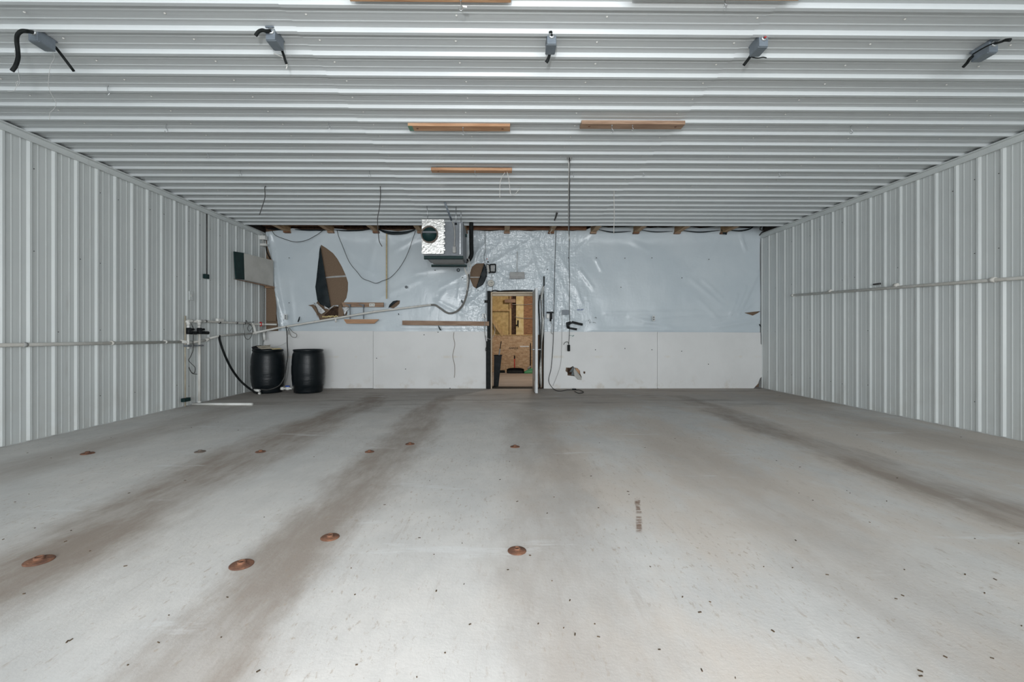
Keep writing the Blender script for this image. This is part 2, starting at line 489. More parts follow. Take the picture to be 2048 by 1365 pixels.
def inpoly(x, y, poly):
    c = False; j = len(poly) - 1
    for i in range(len(poly)):
        xi, yi = poly[i]; xj, yj = poly[j]
        if (yi > y) != (yj > y) and x < (xj - xi) * (y - yi) / (yj - yi) + xi: c = not c
        j = i
    return c
def seg_loop(poly, step):
    out = []
    n = len(poly)
    for i in range(n):
        a = Vector(poly[i]); b = Vector(poly[(i + 1) % n])
        k = max(1, int((b - a).length / step))
        for q in range(k): out.append(a + (b - a) * q / k)
    return out
def cut_sheet(name, outer, holes, Y, grid, disp, m, parent=None, thick=0.0, smooth=False):
    """a wall covering in the XZ plane facing -Y, cut to outer (x,z) with real holes"""
    loops = [seg_loop(outer, grid * 1.2)] + [seg_loop(hh, grid * 0.8) for hh in holes]
    vs = []; es = []
    for lp in loops:
        k = len(vs)
        vs += lp
        es += [(k + i, k + (i + 1) % len(lp)) for i in range(len(lp))]
    x0 = min(p[0] for p in outer); x1 = max(p[0] for p in outer)
    z0 = min(p[1] for p in outer); z1 = max(p[1] for p in outer)
    if disp:
        i = 0; z = z0 + grid / 2
        while z < z1:
            x = x0 + grid * (0.5 if i % 2 else 0.0)
            while x < x1:
                xx, zz = x + random.uniform(-.15, .15) * grid, z + random.uniform(-.15, .15) * grid
                if inpoly(xx, zz, outer) and not any(inpoly(xx, zz, hh) for hh in holes): vs.append(Vector((xx, zz)))
                x += grid
            z += grid; i += 1
    rv, re, rf, _, _, _ = delaunay_2d_cdt(vs, es, [], 0, 1e-5)
    fs = []
    for f in rf:
        cx = sum(rv[i].x for i in f) / 3; cz = sum(rv[i].y for i in f) / 3
        if inpoly(cx, cz, outer) and not any(inpoly(cx, cz, hh) for hh in holes): fs.append(tuple(f))
    mb = MB()
    mb.add([(p.x, Y - (disp(p.x, p.y) if disp else 0.0), p.y) for p in rv], fs, smooth)
    c = Vector(((x0 + x1) / 2, Y, z0))
    o = mb.build(name, m, parent, c if parent is None else None, fixn=False)
    bm = bmesh.new(); bm.from_mesh(o.data)
    bmesh.ops.delete(bm, geom=[v for v in bm.verts if not v.link_faces], context='VERTS')
    bm.normal_update()
    for f in bm.faces:
        if f.normal.y > 0: f.normal_flip()
    if thick:
        ext = bmesh.ops.extrude_face_region(bm, geom=list(bm.faces), use_keep_orig=True)
        nv = [g for g in ext['geom'] if isinstance(g, bmesh.types.BMVert)]
        for v in nv: v.co.y += thick
        bmesh.ops.recalc_face_normals(bm, faces=bm.faces)
    bm.to_mesh(o.data); bm.free()
    return o
def xz(pts, off=0.0):
    return [(p.x, p.z) for p in (bw(x, y, off) for x, y in pts)]

# ================================================================== THE SETTING
# floor
mb = MB()
nx, ny = 24, 40
mb.box((XL - 0.25, YF - 1.5, -0.15), (XR + 0.25, 10.06, 0.0))
tag(mb.build('floor', M_conc), kind='structure')

# side walls: framing wall behind ribbed sheets
def rib_profile(n, sp, h=0.018, foot=0.125, crown=0.045):
    """(distance along, height) of n ribs with two minor ribs between them, starting at 0"""
    out = [(0.0, 0.0)]
    for i in range(n):
        a = sp * i; c = a + sp * 0.5
        for k, fr in enumerate((0.165, 0.5, 0.835)):
            if k == 1: out += [(c - sp * foot, 0), (c - sp * crown, h), (c + sp * crown, h), (c + sp * foot, 0)]
            else: out += [(a + sp * (fr - 0.04), 0), (a + sp * (fr - 0.02), 0.003), (a + sp * (fr + 0.02), 0.003), (a + sp * (fr + 0.04), 0)]
    out.append((sp * n + 0.004, 0.0))
    return out

def panel_mesh(name, prof, length, emit):
    vs = []; fs = []
    for t, hgt in prof: vs += [emit(t, hgt, 0.0), emit(t, hgt, length)]
    for i in range(len(prof) - 1): fs.append((2 * i, 2 * i + 1, 2 * i + 3, 2 * i + 2))
    return vs, fs

def side_wall(name, X, inward, y0rib, sp, label):
    root = MB().box((X, YF, 0.0), (X - inward * 0.15, 10.06, ZC + 0.02)).build(name, M_sheet)
    tag(root, kind='structure')
    if label: root['label'] = label
    prof = rib_profile(3, sp)
    first = None
    # sheet edges lie half-way between ribs
    y = y0rib - sp * 0.5
    while y - 3 * sp > 3.0: y -= 3 * sp
    k = 0
    while y < 9.9:
        n = 3
        if y + 3 * sp > 10.0: n = max(1, int((10.0 - y) / sp))
        base = X + inward * 0.004 + inward * 0.0012 * (k % 2)
        pr = rib_profile(n, sp)
        if first is None or n != 3:
            vs, fs = panel_mesh('p', pr, ZC - 0.03, lambda t, hg, L: (inward * hg, t, 0.012 + L))
            b = MB(); b.add(vs, fs)
            me = bpy.data.meshes.new('metal_panel'); me.from_pydata(vs, [], fs); me.materials.append(M_sheet)
            bm = bmesh.new(); bm.from_mesh(me); bm.normal_update()
            for f in bm.faces:
                if f.normal.x * inward < 0: f.normal_flip()
            bm.to_mesh(me); bm.free()
            if n == 3: first = me
            use = me
        else: use = first
        o = bpy.data.objects.new('metal_panel', use)
        COL.objects.link(o); o.parent = root; o.location = (base, y, 0.0)
        y += 3 * sp; k += 1
    # screws up the ribs
    sb = MB()
    yy = y0rib
    while yy < 9.85:
        for z in (0.35, 1.25, 2.15, 3.05):
            if random.random() < 0.45: continue
            zz = z + random.uniform(-.04, .04)
            sb.box((X + inward * 0.004, yy + sp * .15, zz - .004), (X + inward * 0.010, yy + sp * .15 + .008, zz + .004))
        yy += sp
    s = sb.build('screws', M_wire, root); s['kind'] = 'stuff'
    return root
wl = side_wall('wall_left', XL, 1, 5.05, SPL, None)
wr = side_wall('wall_right', XR, -1, 5.11, SPR, None)

# angle trims where the side walls meet the ceiling
for i, (X, s) in enumerate(((XL, 1), (XR, -1))):
    t = MB()
    t.box((X + s * 0.024, YF, ZC - 0.105), (X + s * 0.034, 9.93, ZC - 0.022))
    t.box((X + s * 0.024, YF, ZC - 0.036), (X + s * 0.075, 9.93, ZC - 0.024))
    t.box((X + s * 0.034, YF, ZC - 0.105), (X + s * 0.046, 9.93, ZC - 0.095))
    tag(t.build('trim_%d' % (i + 1), M_sheet), kind='structure')

# ceiling: deck of framing above, ribbed sheets hung below it in three columns
ceil = MB().box((XL - 0.15, YF, ZC + 0.012), (XR + 0.15, YCE - 0.02, ZC + 0.06)).build('ceiling', M_dark)
tag(ceil, kind='structure')
cols = [(XL + 0.02, -1.48, 0.0), (-1.50, 1.85, 0.004), (1.83, XR - 0.02, 0.0)]
ycr = 3.298                     # near face of one rib
yst = ycr + 0.08 * SP - 0.5 * SP
while yst - 3 * SP > 1.2: yst -= 3 * SP
def ceil_panel(x0, x1, n, name):
    pr = rib_profile(n, SP, 0.027, 0.105, 0.055)
    vs, fs = panel_mesh('c', pr, x1 - x0, lambda t, hg, L: (L, t, -hg))
    me = bpy.data.meshes.new(name); me.from_pydata(vs, [], fs); me.materials.append(M_ceil)
    bm = bmesh.new(); bm.from_mesh(me); bm.normal_update()
    for f in bm.faces:
        if f.normal.z > 0: f.normal_flip()
    bm.to_mesh(me); bm.free()
    return me
for ci, (x0, x1, dz) in enumerate(cols):
    me3 = ceil_panel(x0, x1, 3, 'ceiling_panel')
    y = yst; k = 0
    while y < YCE - 0.1:
        n = max(1, min(3, int(round((YCE - y) / SP))))
        use = me3 if n == 3 else ceil_panel(x0, x1, n, 'ceiling_panel_end')
        o = bpy.data.objects.new('ceiling_panel', use)
        COL.objects.link(o); o.parent = ceil
        o.location = (x0, y, ZC - dz - 0.0015 * (k % 2))
        y += n * SP; k += 1
    use = ceil_panel(x0, x1, 3, 'ceiling_panel_end') if False else me3
# rest of the ceiling behind the camera
b = MB()
pr = []
y = yst
n = int((yst - YF) / SP)
vs, fs = panel_mesh('c', rib_profile(n, SP, 0.027, 0.105, 0.055), XR - XL, lambda t, hg, L: (XL + L, yst - n * SP + t, ZC - hg))
b.add(vs, fs)
o = b.build('ceiling_sheet_behind', M_ceil, ceil)
# rounded screw heads
sb = MB()
for xs in (-4.4, -3.3, -2.35, -1.40, -0.35, 0.75, 1.78, 2.85, 3.95, 5.0):
    yy = ycr + 0.08 * SP - 3 * SP
    i = 0
    while yy < YCE - 0.2:
        xx = xs + random.uniform(-.03, .03)
        sb.lathe([(0.0, -0.007), (0.006, -0.005), (0.009, 0.0)], (xx, yy + SP * 0.42, ZC - 0.005), 'Z', 8)
        yy += SP
s = sb.build('screws', M_pvcb, ceil); s['kind'] = 'stuff'

# open front of the building: header over the door opening and the two returns
fr = MB()
fr.box((XL - 0.15, YF - 0.15, 3.27), (XR + 0.15, YF, ZC + 0.1))
fr.box((XL - 0.15, YF - 0.15, 0), (XL + 0.8, YF, 3.27)); fr.box((XR - 0.8, YF - 0.15, 0), (XR + 0.15, YF, 3.27))
tag(fr.build('wall_front', M_sheet), kind='structure')

# ------------------------------------------------------------------ back wall
pl = bw(984, 700); pr_ = bw(1068, 700)
DX0, DX1 = pl.x, pr_.x                   # clear opening
DZ = bw(1020, 587).z
OX0, OX1, OZ = DX0 - 0.075, DX1 + 0.032, DZ + 0.05
wb = MB()
wb.box((XL - 0.15, 10.07, 0), (OX0, 10.25, ZC + 0.5))
wb.box((OX1, 10.07, 0), (XR + 0.15, 10.25, ZC + 0.5))
wb.box((OX0, 10.07, OZ), (OX1, 10.25, ZC + 0.5))
wallb = tag(wb.build('wall_back', M_insul), kind='structure')

HA = [(640.3, 489), (651, 495.7), (664.5, 506), (673, 517), (682, 533), (690, 550.6), (694.5, 565), (694, 581), (691, 596), (685, 605),
      (689, 617), (693, 626), (690, 634), (660, 638), (637, 640), (631, 626), (626, 613), (633.7, 600.5), (630, 574), (632, 551), (635, 531.6)]
HB = [(952, 526.5), (968.5, 526), (972, 534), (974.5, 546), (971, 560), (966, 572), (954, 578), (946, 573), (939, 556), (940, 543), (944, 533)]
HC = [(777, 615), (781, 606.5), (788, 601.5), (799, 601), (798.5, 607), (793, 612.5), (786, 617)]
HD = [(1490.8, 626), (1509, 623.8), (1524.5, 622.2), (1518, 626.5), (1508, 631.5)]
HE = [(1132, 735.5), (1140, 736), (1146, 732.5), (1148, 735.5), (1155, 736.8), (1160, 742), (1160.5, 748), (1163.5, 755), (1163, 760), (1156, 759),
      (1149, 753), (1135, 751.5), (1135, 746), (1131, 742.5)]
HE2 = [(1167, 743), (1171, 744), (1170, 748.5), (1166.5, 747)]
FIB = 10.0
fo = [(XL + 0.03, 0.02), (XL + 0.03, ZC + 0.1), (XR - 0.03, ZC + 0.1), (XR - 0.03, 0.02), (OX1, 0.02), (OX1, OZ), (OX0, OZ), (OX0, 0.02)]
cav = [(644, 631), (652, 624), (660, 616.5), (670, 613.5), (679, 614), (679, 632), (660, 632.5)]
cav2 = [(1136, 737), (1150, 735), (1151, 751), (1136, 750)]
fb = cut_sheet('fibreboard', fo, [xz(cav), xz(cav2)], FIB, 0.25, None, M_fibre, wallb, 0.02)
fb['label'] = 'brown fibreboard sheathing'

# plastic vapour barrier ------------------------------------------------
top = []
random.seed(11)
xx = 1524
while xx > 535:
    up = 452 if xx > 1180 else 458
    top.append((xx, up + 4.5 * abs(math.sin((xx - 1271) / 85.5 * math.pi)) + random.uniform(-1, 1)))
    xx -= 14
SHEET = [(531, 464), (532, 492), (537, 507), (541, 520), (544, 540), (545, 576), (548, 609), (553, 646), (555, 670), (760, 670), (976.5, 670), (976.5, 583),
         (1030, 581.5), (1072, 583), (1073.5, 600), (1075, 670), (1300, 670), (1522, 670), (1523, 640), (1524, 600), (1523, 520)] + top
def R(x0, y0, x1, y1, w, amp):
    a, b = bw(x0, y0), bw(x1, y1)
    return (Vector((a.x, a.z)), Vector((b.x, b.z)), w / 90.9, amp)
RID = [R(538, 470, 563, 660, 3.5, .055), R(548, 560, 572, 662, 3, .04), R(556, 610, 562, 664, 2.2, .03), R(545, 500, 553, 610, 3, .05), R(575, 560, 586, 660, 5, .02),
       # folds at the right lower corner
       R(1385, 560, 1448, 612, 5, .018), R(1478, 590, 1462, 632, 3, .03), R(1495, 575, 1473, 625, 3, .03), R(1520, 545, 1480, 628, 3.5, .03), R(1522, 590, 1490, 622, 3, .02),
       R(1520, 640, 1430, 655, 4, .03), R(1500, 632, 1420, 642, 3, .02), R(1430, 632, 1290, 645, 3, .015), R(1210, 627, 1480, 624, 2.5, .012), R(1260, 634, 1345, 655, 3, .015),
       R(1180, 660, 1420, 660, 3, .015), R(1450, 600, 1408, 560, 4, .015), R(1400, 600, 1440, 640, 4, .015),
       # top right
       R(1482, 466, 1494, 500, 3, .03), R(1375, 462, 1392, 478, 3, .025), R(1445, 464, 1415, 520, 5, .015), R(1240, 470, 1300, 500, 5, .012), R(1186, 470, 1145, 508, 2.5, .02),
       # by the cables right of the door
       R(1115, 505, 1134, 540, 3, .03), R(1113, 545, 1140, 600, 3, .028), R(1160, 540, 1186, 575, 3, .03), R(1193, 517, 1203, 540, 2.5, .028), R(1150, 570, 1165, 610, 3, .02),
       R(1098, 520, 1100, 600, 3, .03), R(1107, 560, 1109, 640, 2.5, .025), R(1125, 580, 1128, 640, 3, .02), R(1120, 625, 1160, 655, 3, .02), R(1088, 560, 1090, 660, 3, .03),
       # above the door
       R(980, 527, 1080, 470, 3, .04), R(985, 528, 1035, 507, 2.5, .03), R(990, 545, 1034, 575, 3, .035), R(995, 535, 1025, 548, 2.5, .03), R(950, 478, 1060, 470, 2.5, .03),
       R(958, 490, 950, 522, 2.5, .035), R(945, 515, 975, 480, 3, .035), R(1000, 470, 1060, 492, 3, .025), R(1060, 500, 1080, 560, 4, .03), R(1015, 560, 1075, 520, 3, .025),
       R(1034, 480, 1034, 520, 3, .03), R(1040, 465, 1075, 480, 2.5, .03), R(962, 470, 985, 466, 2.5, .03), R(1010, 478, 975, 510, 3, .025), R(975, 590, 972, 640, 2.5, .03),
       # below and left of the heater
       R(935, 545, 880, 575, 3, .012), R(830, 545, 925, 532, 3, .010), R(920, 560, 915, 600, 2.5, .018), R(960, 590, 935, 610, 2.5, .03), R(965, 610, 940, 600, 2.5, .03), R(895, 575, 860, 630, 4, .007),
       R(842, 470, 790, 500, 5, .015), R(754, 465, 735, 540, 6, .01), R(754, 465, 800, 490, 5, .012), R(664, 465, 620, 500, 6, .012), R(667, 465, 720, 520, 6, .01), R(695, 520, 745, 548, 2, .015),
       R(870, 600, 950, 640, 3, .012), R(800, 655, 970, 655, 2.5, .012), R(560, 655, 760, 655, 3, .01), R(840, 560, 760, 595, 5, .008)]
def disp(x, z):
    p = Vector((x, z)); d = 0.0
    d += 0.020 * noise.noise((x * 0.8, z * 0.8, 1.3))
    wgt = 1.0 / (1.0 + ((x - 0.4) / 1.8) ** 2)
    d += (0.004 + 0.013 * wgt) * noise.noise((x * 3.0 + z * 0.8, z * 2.2, 4.0))
    for a, b, w, amp in RID:
        ab = b - a; L2 = ab.length_squared
        t = max(0.0, min(1.0, (p - a).dot(ab) / L2))
        q = (p - (a + ab * t)).length
        if q < 3.2 * w: d += amp * 0.8 * math.exp(-(q / w) ** 2) * (0.35 + 0.65 * math.sin(math.pi * (0.15 + 0.7 * t)))
    if z > ZC - 0.28: d += 0.05 * max(0, (z - (ZC - 0.28)) / 0.28) ** 2
    return max(-0.03, min(d, 0.085))
sheet = cut_sheet('plastic_sheet', xz(SHEET), [xz(HA), xz(HB), xz(HC), xz(HD)], 9.955, 0.038, disp, M_plastic, None, 0.0, True)
tag(sheet, 'wrinkled white plastic vapour barrier covering the upper back wall', 'plastic sheet')

def wavy_flap(name, px, off0, parent, m, amp=0.012, label=None):
    pts = xz(px)
    o = cut_sheet(name, pts, [], YB - off0, 0.035, lambda x, z: amp * noise.noise((x * 7, z * 7, off0 * 30)) + amp * 0.4 * math.sin(x * 17), m, parent, 0.003, True)
    if label: o['label'] = label
    return o
wavy_flap('folded_flap', [(639.8, 491), (635, 531.6), (630, 574), (633.7, 600.5), (640, 609), (650, 614), (661, 617), (655, 580), (648, 540), (642.5, 506)], -0.015, sheet, M_plasticback, 0.010, 'black inner side folded back')
wavy_flap('folded_flap', [(968.6, 526.2), (972, 534), (974.5, 546), (971, 560), (966, 569), (957, 575), (952, 577), (960, 553)], -0.015, sheet, M_plasticback, 0.006, 'black inner side folded back')
wavy_flap('folded_flap', [(776.5, 616.5), (779, 610), (786, 603), (793, 601), (797, 601.5), (790, 606), (783, 612)], 0.0, sheet, M_plasticback, 0.004, 'black inner side folded back')
wavy_flap('loose_curl', [(952.5, 578), (966, 570), (971, 561), (970.5, 574), (966, 582), (957, 583)], 0.02, sheet, M_plastic, 0.012)
wavy_flap('torn_rag', [(629, 606), (637, 608), (646, 617), (652, 624), (645, 629), (639, 626), (635, 615)], 0.05, sheet, M_rag, 0.03, 'silvery torn scrap')
wavy_flap('torn_rag', [(650, 612), (659, 618), (661, 621), (655, 618), (651, 618)], 0.05, sheet, M_rag, 0.02, 'silvery torn scrap')
wavy_flap('torn_rag', [(659, 617), (668, 611.5), (678, 610.5), (679, 614), (670, 612.5), (661, 619)], 0.04, sheet, M_rag, 0.02, 'silvery torn scrap')
wavy_flap('torn_rag', [(685, 615), (698, 614), (699, 619), (694, 623), (691, 632), (688, 623)], 0.04, sheet, M_rag, 0.015, 'silvery torn scrap')
wavy_flap('torn_board', [(617.5, 611), (629, 609.5), (636, 620), (637, 636), (634, 627), (625, 614)], 0.045, wallb, M_fibre, 0.012)
wavy_flap('torn_board', [(678, 613), (684, 610), (689, 624), (688, 634), (677, 636)], 0.03, wallb, M_fibre, 0.01)
# seam tape across the holes
tp = MB(); tp.slab([bw(650, 554.5, -0.085), bw(668, 552.3, -0.085), bw(692, 550.8, -0.085), bw(693, 554.2, -0.085), bw(650, 556.8, -0.085)], (0, -1, 0), 0.004); tp.build('seam_tape', M_tape, wallb)
tp = MB(); tp.slab([bw(937, 554, -0.085), bw(960, 554, -0.085), bw(959, 555.8, -0.085), bw(937, 555.8, -0.085)], (0, -1, 0), 0.004); tp.build('seam_tape', M_tape, wallb)
# yellow insulation crumbs on the lip of the torn hole
tp = MB()
for i in range(12):
    c = bw(646 + i * 2.9, 634.5 - i * 0.15 + random.uniform(-1, 1), 0.0); r = random.uniform(.014, .026)
    tp.lathe([(0, -r), (r * .8, -r * .5), (r, 0.1 * r), (r * .6, r * .8), (0, r)], c, 'Z', 7)
t = tp.build('insulation_tuft', M_pale, wallb); t['kind'] = 'stuff'

# lower white boards -----------------------------------------------------
zt = bw(900, 663.5).z
def board(px, holes=()):
    o = cut_sheet('wall_board', xz(px), [xz(hh) for hh in holes], YB - 0.0, 0.3, None, M_board, wallb, 0.016)
    return o
board([(527, 778), (527, 688), (533, 664), (535, 662.5), (746.0, 662.5), (746.0, 777.2)])
board([(746.5, 777.6), (746.5, 663.0), (976, 663.5), (976, 777.6)])
board([(1087.5, 777.6), (1087.5, 663.8), (1200, 664.2), (1314.3, 664.4), (1314.3, 778.3)], [HE, HE2])
board([(1314.8, 778.8), (1314.8, 664.6), (1521, 665.6), (1521.5, 688), (1526, 694), (1524.5, 704), (1525, 725), (1528.5, 735), (1525.5, 742), (1526, 752), (1520, 757), (1516, 768), (1505.5, 779)])
# gap strip under boards, split boards edges
fl1 = wavy_flap('torn_flap', [(1148, 735.5), (1152, 741), (1158, 749), (1163.3, 756), (1163, 760.5), (1155, 759.5), (1149, 753), (1147, 744)], 0.012, wallb, M_greyboard, 0.006)
fl2 = wavy_flap('torn_flap', [(1146, 732.5), (1149, 737), (1148, 751.5), (1142, 751), (1144, 744), (1138, 745), (1143, 738)], 0.004, wallb, M_drywallback, 0.006)
t = MB(); t.slab(bwl([(1150, 736), (1156, 738), (1160, 743), (1159, 749), (1153, 743)], -0.03), (0, -1, 0), 0.008); t.build('torn_flap', M_lumber, wallb)
# little black nail heads
nb = MB()
for x, y in [(1137, 516), (1193, 516), (1250, 516.5), (1304, 516), (1418, 519), (1364, 556), (1242, 575), (1191, 700), (1250, 697.5), (1304, 700), (1363.5, 703), (1417, 729), (1095, 539),
             (578, 516), (578, 606), (848, 670), (876, 665), (753, 717), (811, 738.5), (870, 541), (925, 555), (900, 777), (1300, 779), (1316, 778)]:
    c = bw(x, y, 0.006 if y > 664 else 0.06)
    nb.lathe([(0, .006), (.007, .004), (.011, -.004)], c, 'Y', 8)
s = nb.build('nail_heads', M_wire, wallb); s['kind'] = 'stuff'

# ------------------------------------------------------------------ gap above: joists, ledger, dark attic
at = MB()
at.box((XL - .15, YCE - 0.3, ZC + 0.55), (XR + .15, 10.25, ZC + 0.6))
at.box((XL - .25, YCE - 0.34, ZC - 0.02), (XL - .02, 10.25, ZC + 0.6))
at.box((XR + .02, YCE - 0.34, ZC - 0.02), (XR + .25, 10.25, ZC + 0.6))
at.box((XL - .15, YCE - 0.34, ZC + 0.03), (XR + .15, YCE - 0.30, ZC + 0.6))
tag(at.build('ceiling_attic_deck', M_dark), kind='structure')
jx = [577, 664, 754, 842, 930, 1014, 1102, 1186, 1271, 1353, 1445]
j0 = bw(jx[0], 467).x
jm = None
for i, x in enumerate(jx):
    X = bw(x, 467).x
    b = MB().box((X - 0.055, YCE - 0.28, ZC + 0.006), (X + 0.055, 9.90, ZC + 0.24), 0.004)
    o = b.build('joist', M_joist, wallb)
    b = MB().box((X - 0.07, 9.80, ZC - 0.02), (X + 0.06, 9.895, ZC + 0.012), 0.003)
    b.build('joist_block', M_lumber2 if i % 2 else M_redwood, o)
b = MB().box((bw(905, 460).x, 9.72, ZC + 0.03), (bw(1170, 460).x, 9.76, ZC + 0.20), 0.003)
b.build('ledger_board', M_redwood, wallb)
b = MB().box((XL + .05, 9.80, ZC + 0.12), (bw(690, 460).x, 9.84, ZC + 0.24), 0.003)
b.build('ledger_board', M_redwood, wallb)
# black poly edge drooping below the joists
def droop(pts, w, parent, m, name='sagging_edge'):
    p3 = [bw(x, y, 0.09) for x, y in pts]
    c = catmull(p3, 6); mbb = MB(); vs = []; fs = []
    for i, p in enumerate(c):
        ww = w * (0.35 + 0.65 * math.sin(math.pi * i / (len(c) - 1)))
        vs += [p + Vector((0, 0.0, ww / 2)), p + Vector((0, -0.02, 0)), p + Vector((0, 0.0, -ww / 2))]
    for i in range(len(c) - 1):
        fs += [(3 * i, 3 * i + 1, 3 * i + 4, 3 * i + 3), (3 * i + 1, 3 * i + 2, 3 * i + 5, 3 * i + 4)]
    mbb.add(vs, fs, True)
    return mbb.build(name, m, parent)
droop([(757, 459), (770, 464), (785, 466.5), (810, 465.5), (830, 460)], 0.07, sheet, M_plasticback)
droop([(668, 460), (690, 461.5), (715, 461), (745, 458.5)], 0.03, sheet, M_plasticback)
droop([(535, 458), (560, 458.5), (576, 458)], 0.04, sheet, M_plasticback)
droop([(590, 459.5), (620, 460.5), (660, 460)], 0.03, sheet, M_plasticback)
droop([(1060, 456), (1110, 457), (1165, 456.5)], 0.035, sheet, M_plasticback)
droop([(950, 458), (1000, 458.5), (1060, 457)], 0.02, sheet, M_plasticback)
droop([(1195, 459), (1225, 464.5), (1262, 463)], 0.025, sheet, M_plasticback)
droop([(1280, 460), (1310, 464), (1345, 463)], 0.02, sheet, M_plasticback)
droop([(1362, 461), (1400, 464.5), (1440, 461)], 0.025, sheet, M_plasticback)
droop([(1452, 460), (1480, 462), (1500, 458), (1510, 451)], 0.03, sheet, M_plasticback)

# ================================================================== DOOR
D = 9.90
df = empty('door_1', (DX0, D, 0)); tag(df, 'white steel door standing open in a beige frame', kind='structure')
b = MB(); b.box((DX0 - 0.025, 9.88, 0), (DX0, 10.22, DZ + 0.025), 0.003); b.build('left_jamb', M_beige, df)
b = MB(); b.box((DX1, 9.88, 0), (DX1 + 0.03, 10.22, DZ + 0.025), 0.003); b.build('right_jamb', M_beige, df)
b = MB(); b.box((DX0, 9.88, DZ), (DX1, 10.22, DZ + 0.03), 0.003); b.build('head_jamb', M_beige, df)
b = MB(); b.box((DX0, 10.0, DZ - 0.05), (DX1, 10.05, DZ), 0.002); b.build('door_stop', M_beige, df)
b = MB(); b.box((DX0 - 0.005, 9.90, 0.0), (DX1 + 0.01, 10.20, 0.014), 0.003); b.build('threshold', M_rubber, df)
b = MB()
b.box((DX0 - 0.105, 9.865, bw(980, 685).z), (DX0 - 0.028, 9.895, DZ + 0.05), 0.004)
b.box((DX0 - 0.13, 9.85, 0.0), (DX0 - 0.028, 9.895, bw(980, 683).z), 0.006)
b.box((DX0 - 0.165, 9.85, bw(977, 606).z), (DX0 - 0.06, 9.90, bw(977, 601).z), 0.004)
b.build('black_sealing_strip', M_rubber, df)
b = MB(); b.tube([bw(983, 582.5, .03), bw(990, 581, .035), bw(1000, 582.8, .03), bw(1010, 581.8, .03), bw(1040, 581, .03), bw(1066, 581.5, .03)], 0.012, 6, 4); b.build('head_seal', M_rubber, df)
# leaf: hinged on the right jamb, swung towards us
LX = DX1 - 0.035
leaf = MB().box((LX, 9.02, 0.01), (LX + 0.05, 9.885, 2.125), 0.003).build('door_leaf', M_doorg, df)
b = MB().box((LX - 0.006, 9.12, 0.02), (LX - 0.001, 9.80, 0.26), 0.001).build('kick_plate', M_galv, leaf)
h = MB()
hz = bw(1020, 699.5).z
hz = CAMZ - (699.5 - 671) * 9.1 / 900
for s in (-1, 1):
    x0 = LX if s < 0 else LX + 0.05
    h.tube([(x0, 9.10, hz), (x0 + s * 0.055, 9.10, hz)], 0.012, 8)
    h.tube([(x0 + s * 0.055, 9.09, hz), (x0 + s * 0.06, 9.12, hz), (x0 + s * 0.058, 9.21, hz)], 0.009, 8, 4)
    h.lathe([(0.0, 0.006 * s), (0.026, 0.005 * s), (0.03, 0.0)], (x0, 9.10, hz), 'X', 14)
h.build('lever_handle', M_galv, leaf)
for z in (0.25, 1.06, 1.88):
    MB().tube([(LX + 0.055, 9.885, z - .05), (LX + 0.055, 9.885, z + .05)], 0.01, 8).build('hinge', M_galv, leaf)

# foil strip and black rail right of the leaf
t = thing('foil_strip', bw(1083, 777, .03), 'crumpled silver foil strip hanging beside the open door', 'foil strip')
b = MB(); pts = [(1086.5, 573), (1084.5, 585), (1083, 600), (1083.5, 620), (1086, 640), (1084.5, 665), (1083, 690), (1082, 715), (1081, 740), (1081.5, 765), (1082.5, 775)]
vs = []; fs = []
for i, (x, y) in enumerate(pts):
    p = bw(x, y, 0.06); w = 0.022 + 0.012 * math.sin(i * 1.7)
    vs += [p + Vector((-w, .02, 0)), p + Vector((-w * .3, -.025 * (1 if i % 2 else .4), .01)), p + Vector((w * .4, -.005, -.01)), p + Vector((w, .02, 0))]
for i in range(len(pts) - 1):
    for k in range(3): fs.append((4 * i + k, 4 * i + k + 1, 4 * i + k + 5, 4 * i + k + 4))
b.add(vs, fs); b.build('foil', M_foil, t)
b = MB(); b.tube([bw(1088, 553, .05), bw(1088, 572, .05)], 0.014, 8); b.build('black_tail', M_rubber, t)
t = MB()
t.tube(bwl([(1080, 590), (1077.5, 610), (1079, 640), (1080, 690), (1078.5, 740), (1079, 776)], .03), 0.014, 6, 4)
tag(t.build('black_weather_strip', M_rubber, None, bw(1079, 776, .03)), 'loose black weather strip between the door leaf and the foil', 'weather strip')
t = MB(); t.tube(bwl([(1087.5, 572), (1087.8, 640), (1087, 700), (1086, 776)], .02), 0.011, 6, 4)
tag(t.build('black_edge_strip', M_rubber, None, bw(1086, 776, .02)), 'black edge strip along the white board right of the door', 'edge strip')
t = MB().box((bw(1076, 745, .0).x, 9.91, 0.02), (bw(1084, 745).x, 9.94, bw(1080, 740).z), 0.002)
tag(t.build('bare_stud', M_lumber2, None, (bw(1080, 776).x, 9.92, 0)), 'short bare wooden stud end behind the open door', 'stud')

# ================================================================== STORE ROOM BEYOND THE DOOR
YR = 14.35
b = MB().box((-3, 10.06, -0.15), (4, YR + 0.3, -0.002)); tag(b.build('floor_beyond', M_conc), kind='structure')
b = MB().box((-3, 10.25, 3.3), (4, YR + 0.3, 3.4)); tag(b.build('ceiling_beyond', M_osb), kind='structure')
b = MB().box((-3.1, 10.25, 0), (-3, YR + 0.3, 3.4)); tag(b.build('wall_beyond_left', M_osb), kind='structure')
b = MB().box((4, 10.25, 0), (4.1, YR + 0.3, 3.4)); tag(b.build('wall_beyond_right', M_osb), kind='structure')
wf = tag(MB().box((-3.1, YR + 0.16, 0), (4.1, YR + 0.3, 3.4)).build('wall_beyond_back', M_yellow), kind='structure')
def rp(x, y, off=0.0): return onY(x, y, YR - off)
def rbox(x0, y0, x1, y1, o0, o1, bev=0.004):
    a, b_ = rp(x0, y1), rp(x1, y0)
    return MB().box((a.x, YR - o0, a.z), (b_.x, YR - o1, b_.z), bev)
zk = rp(1020, 671.5).z
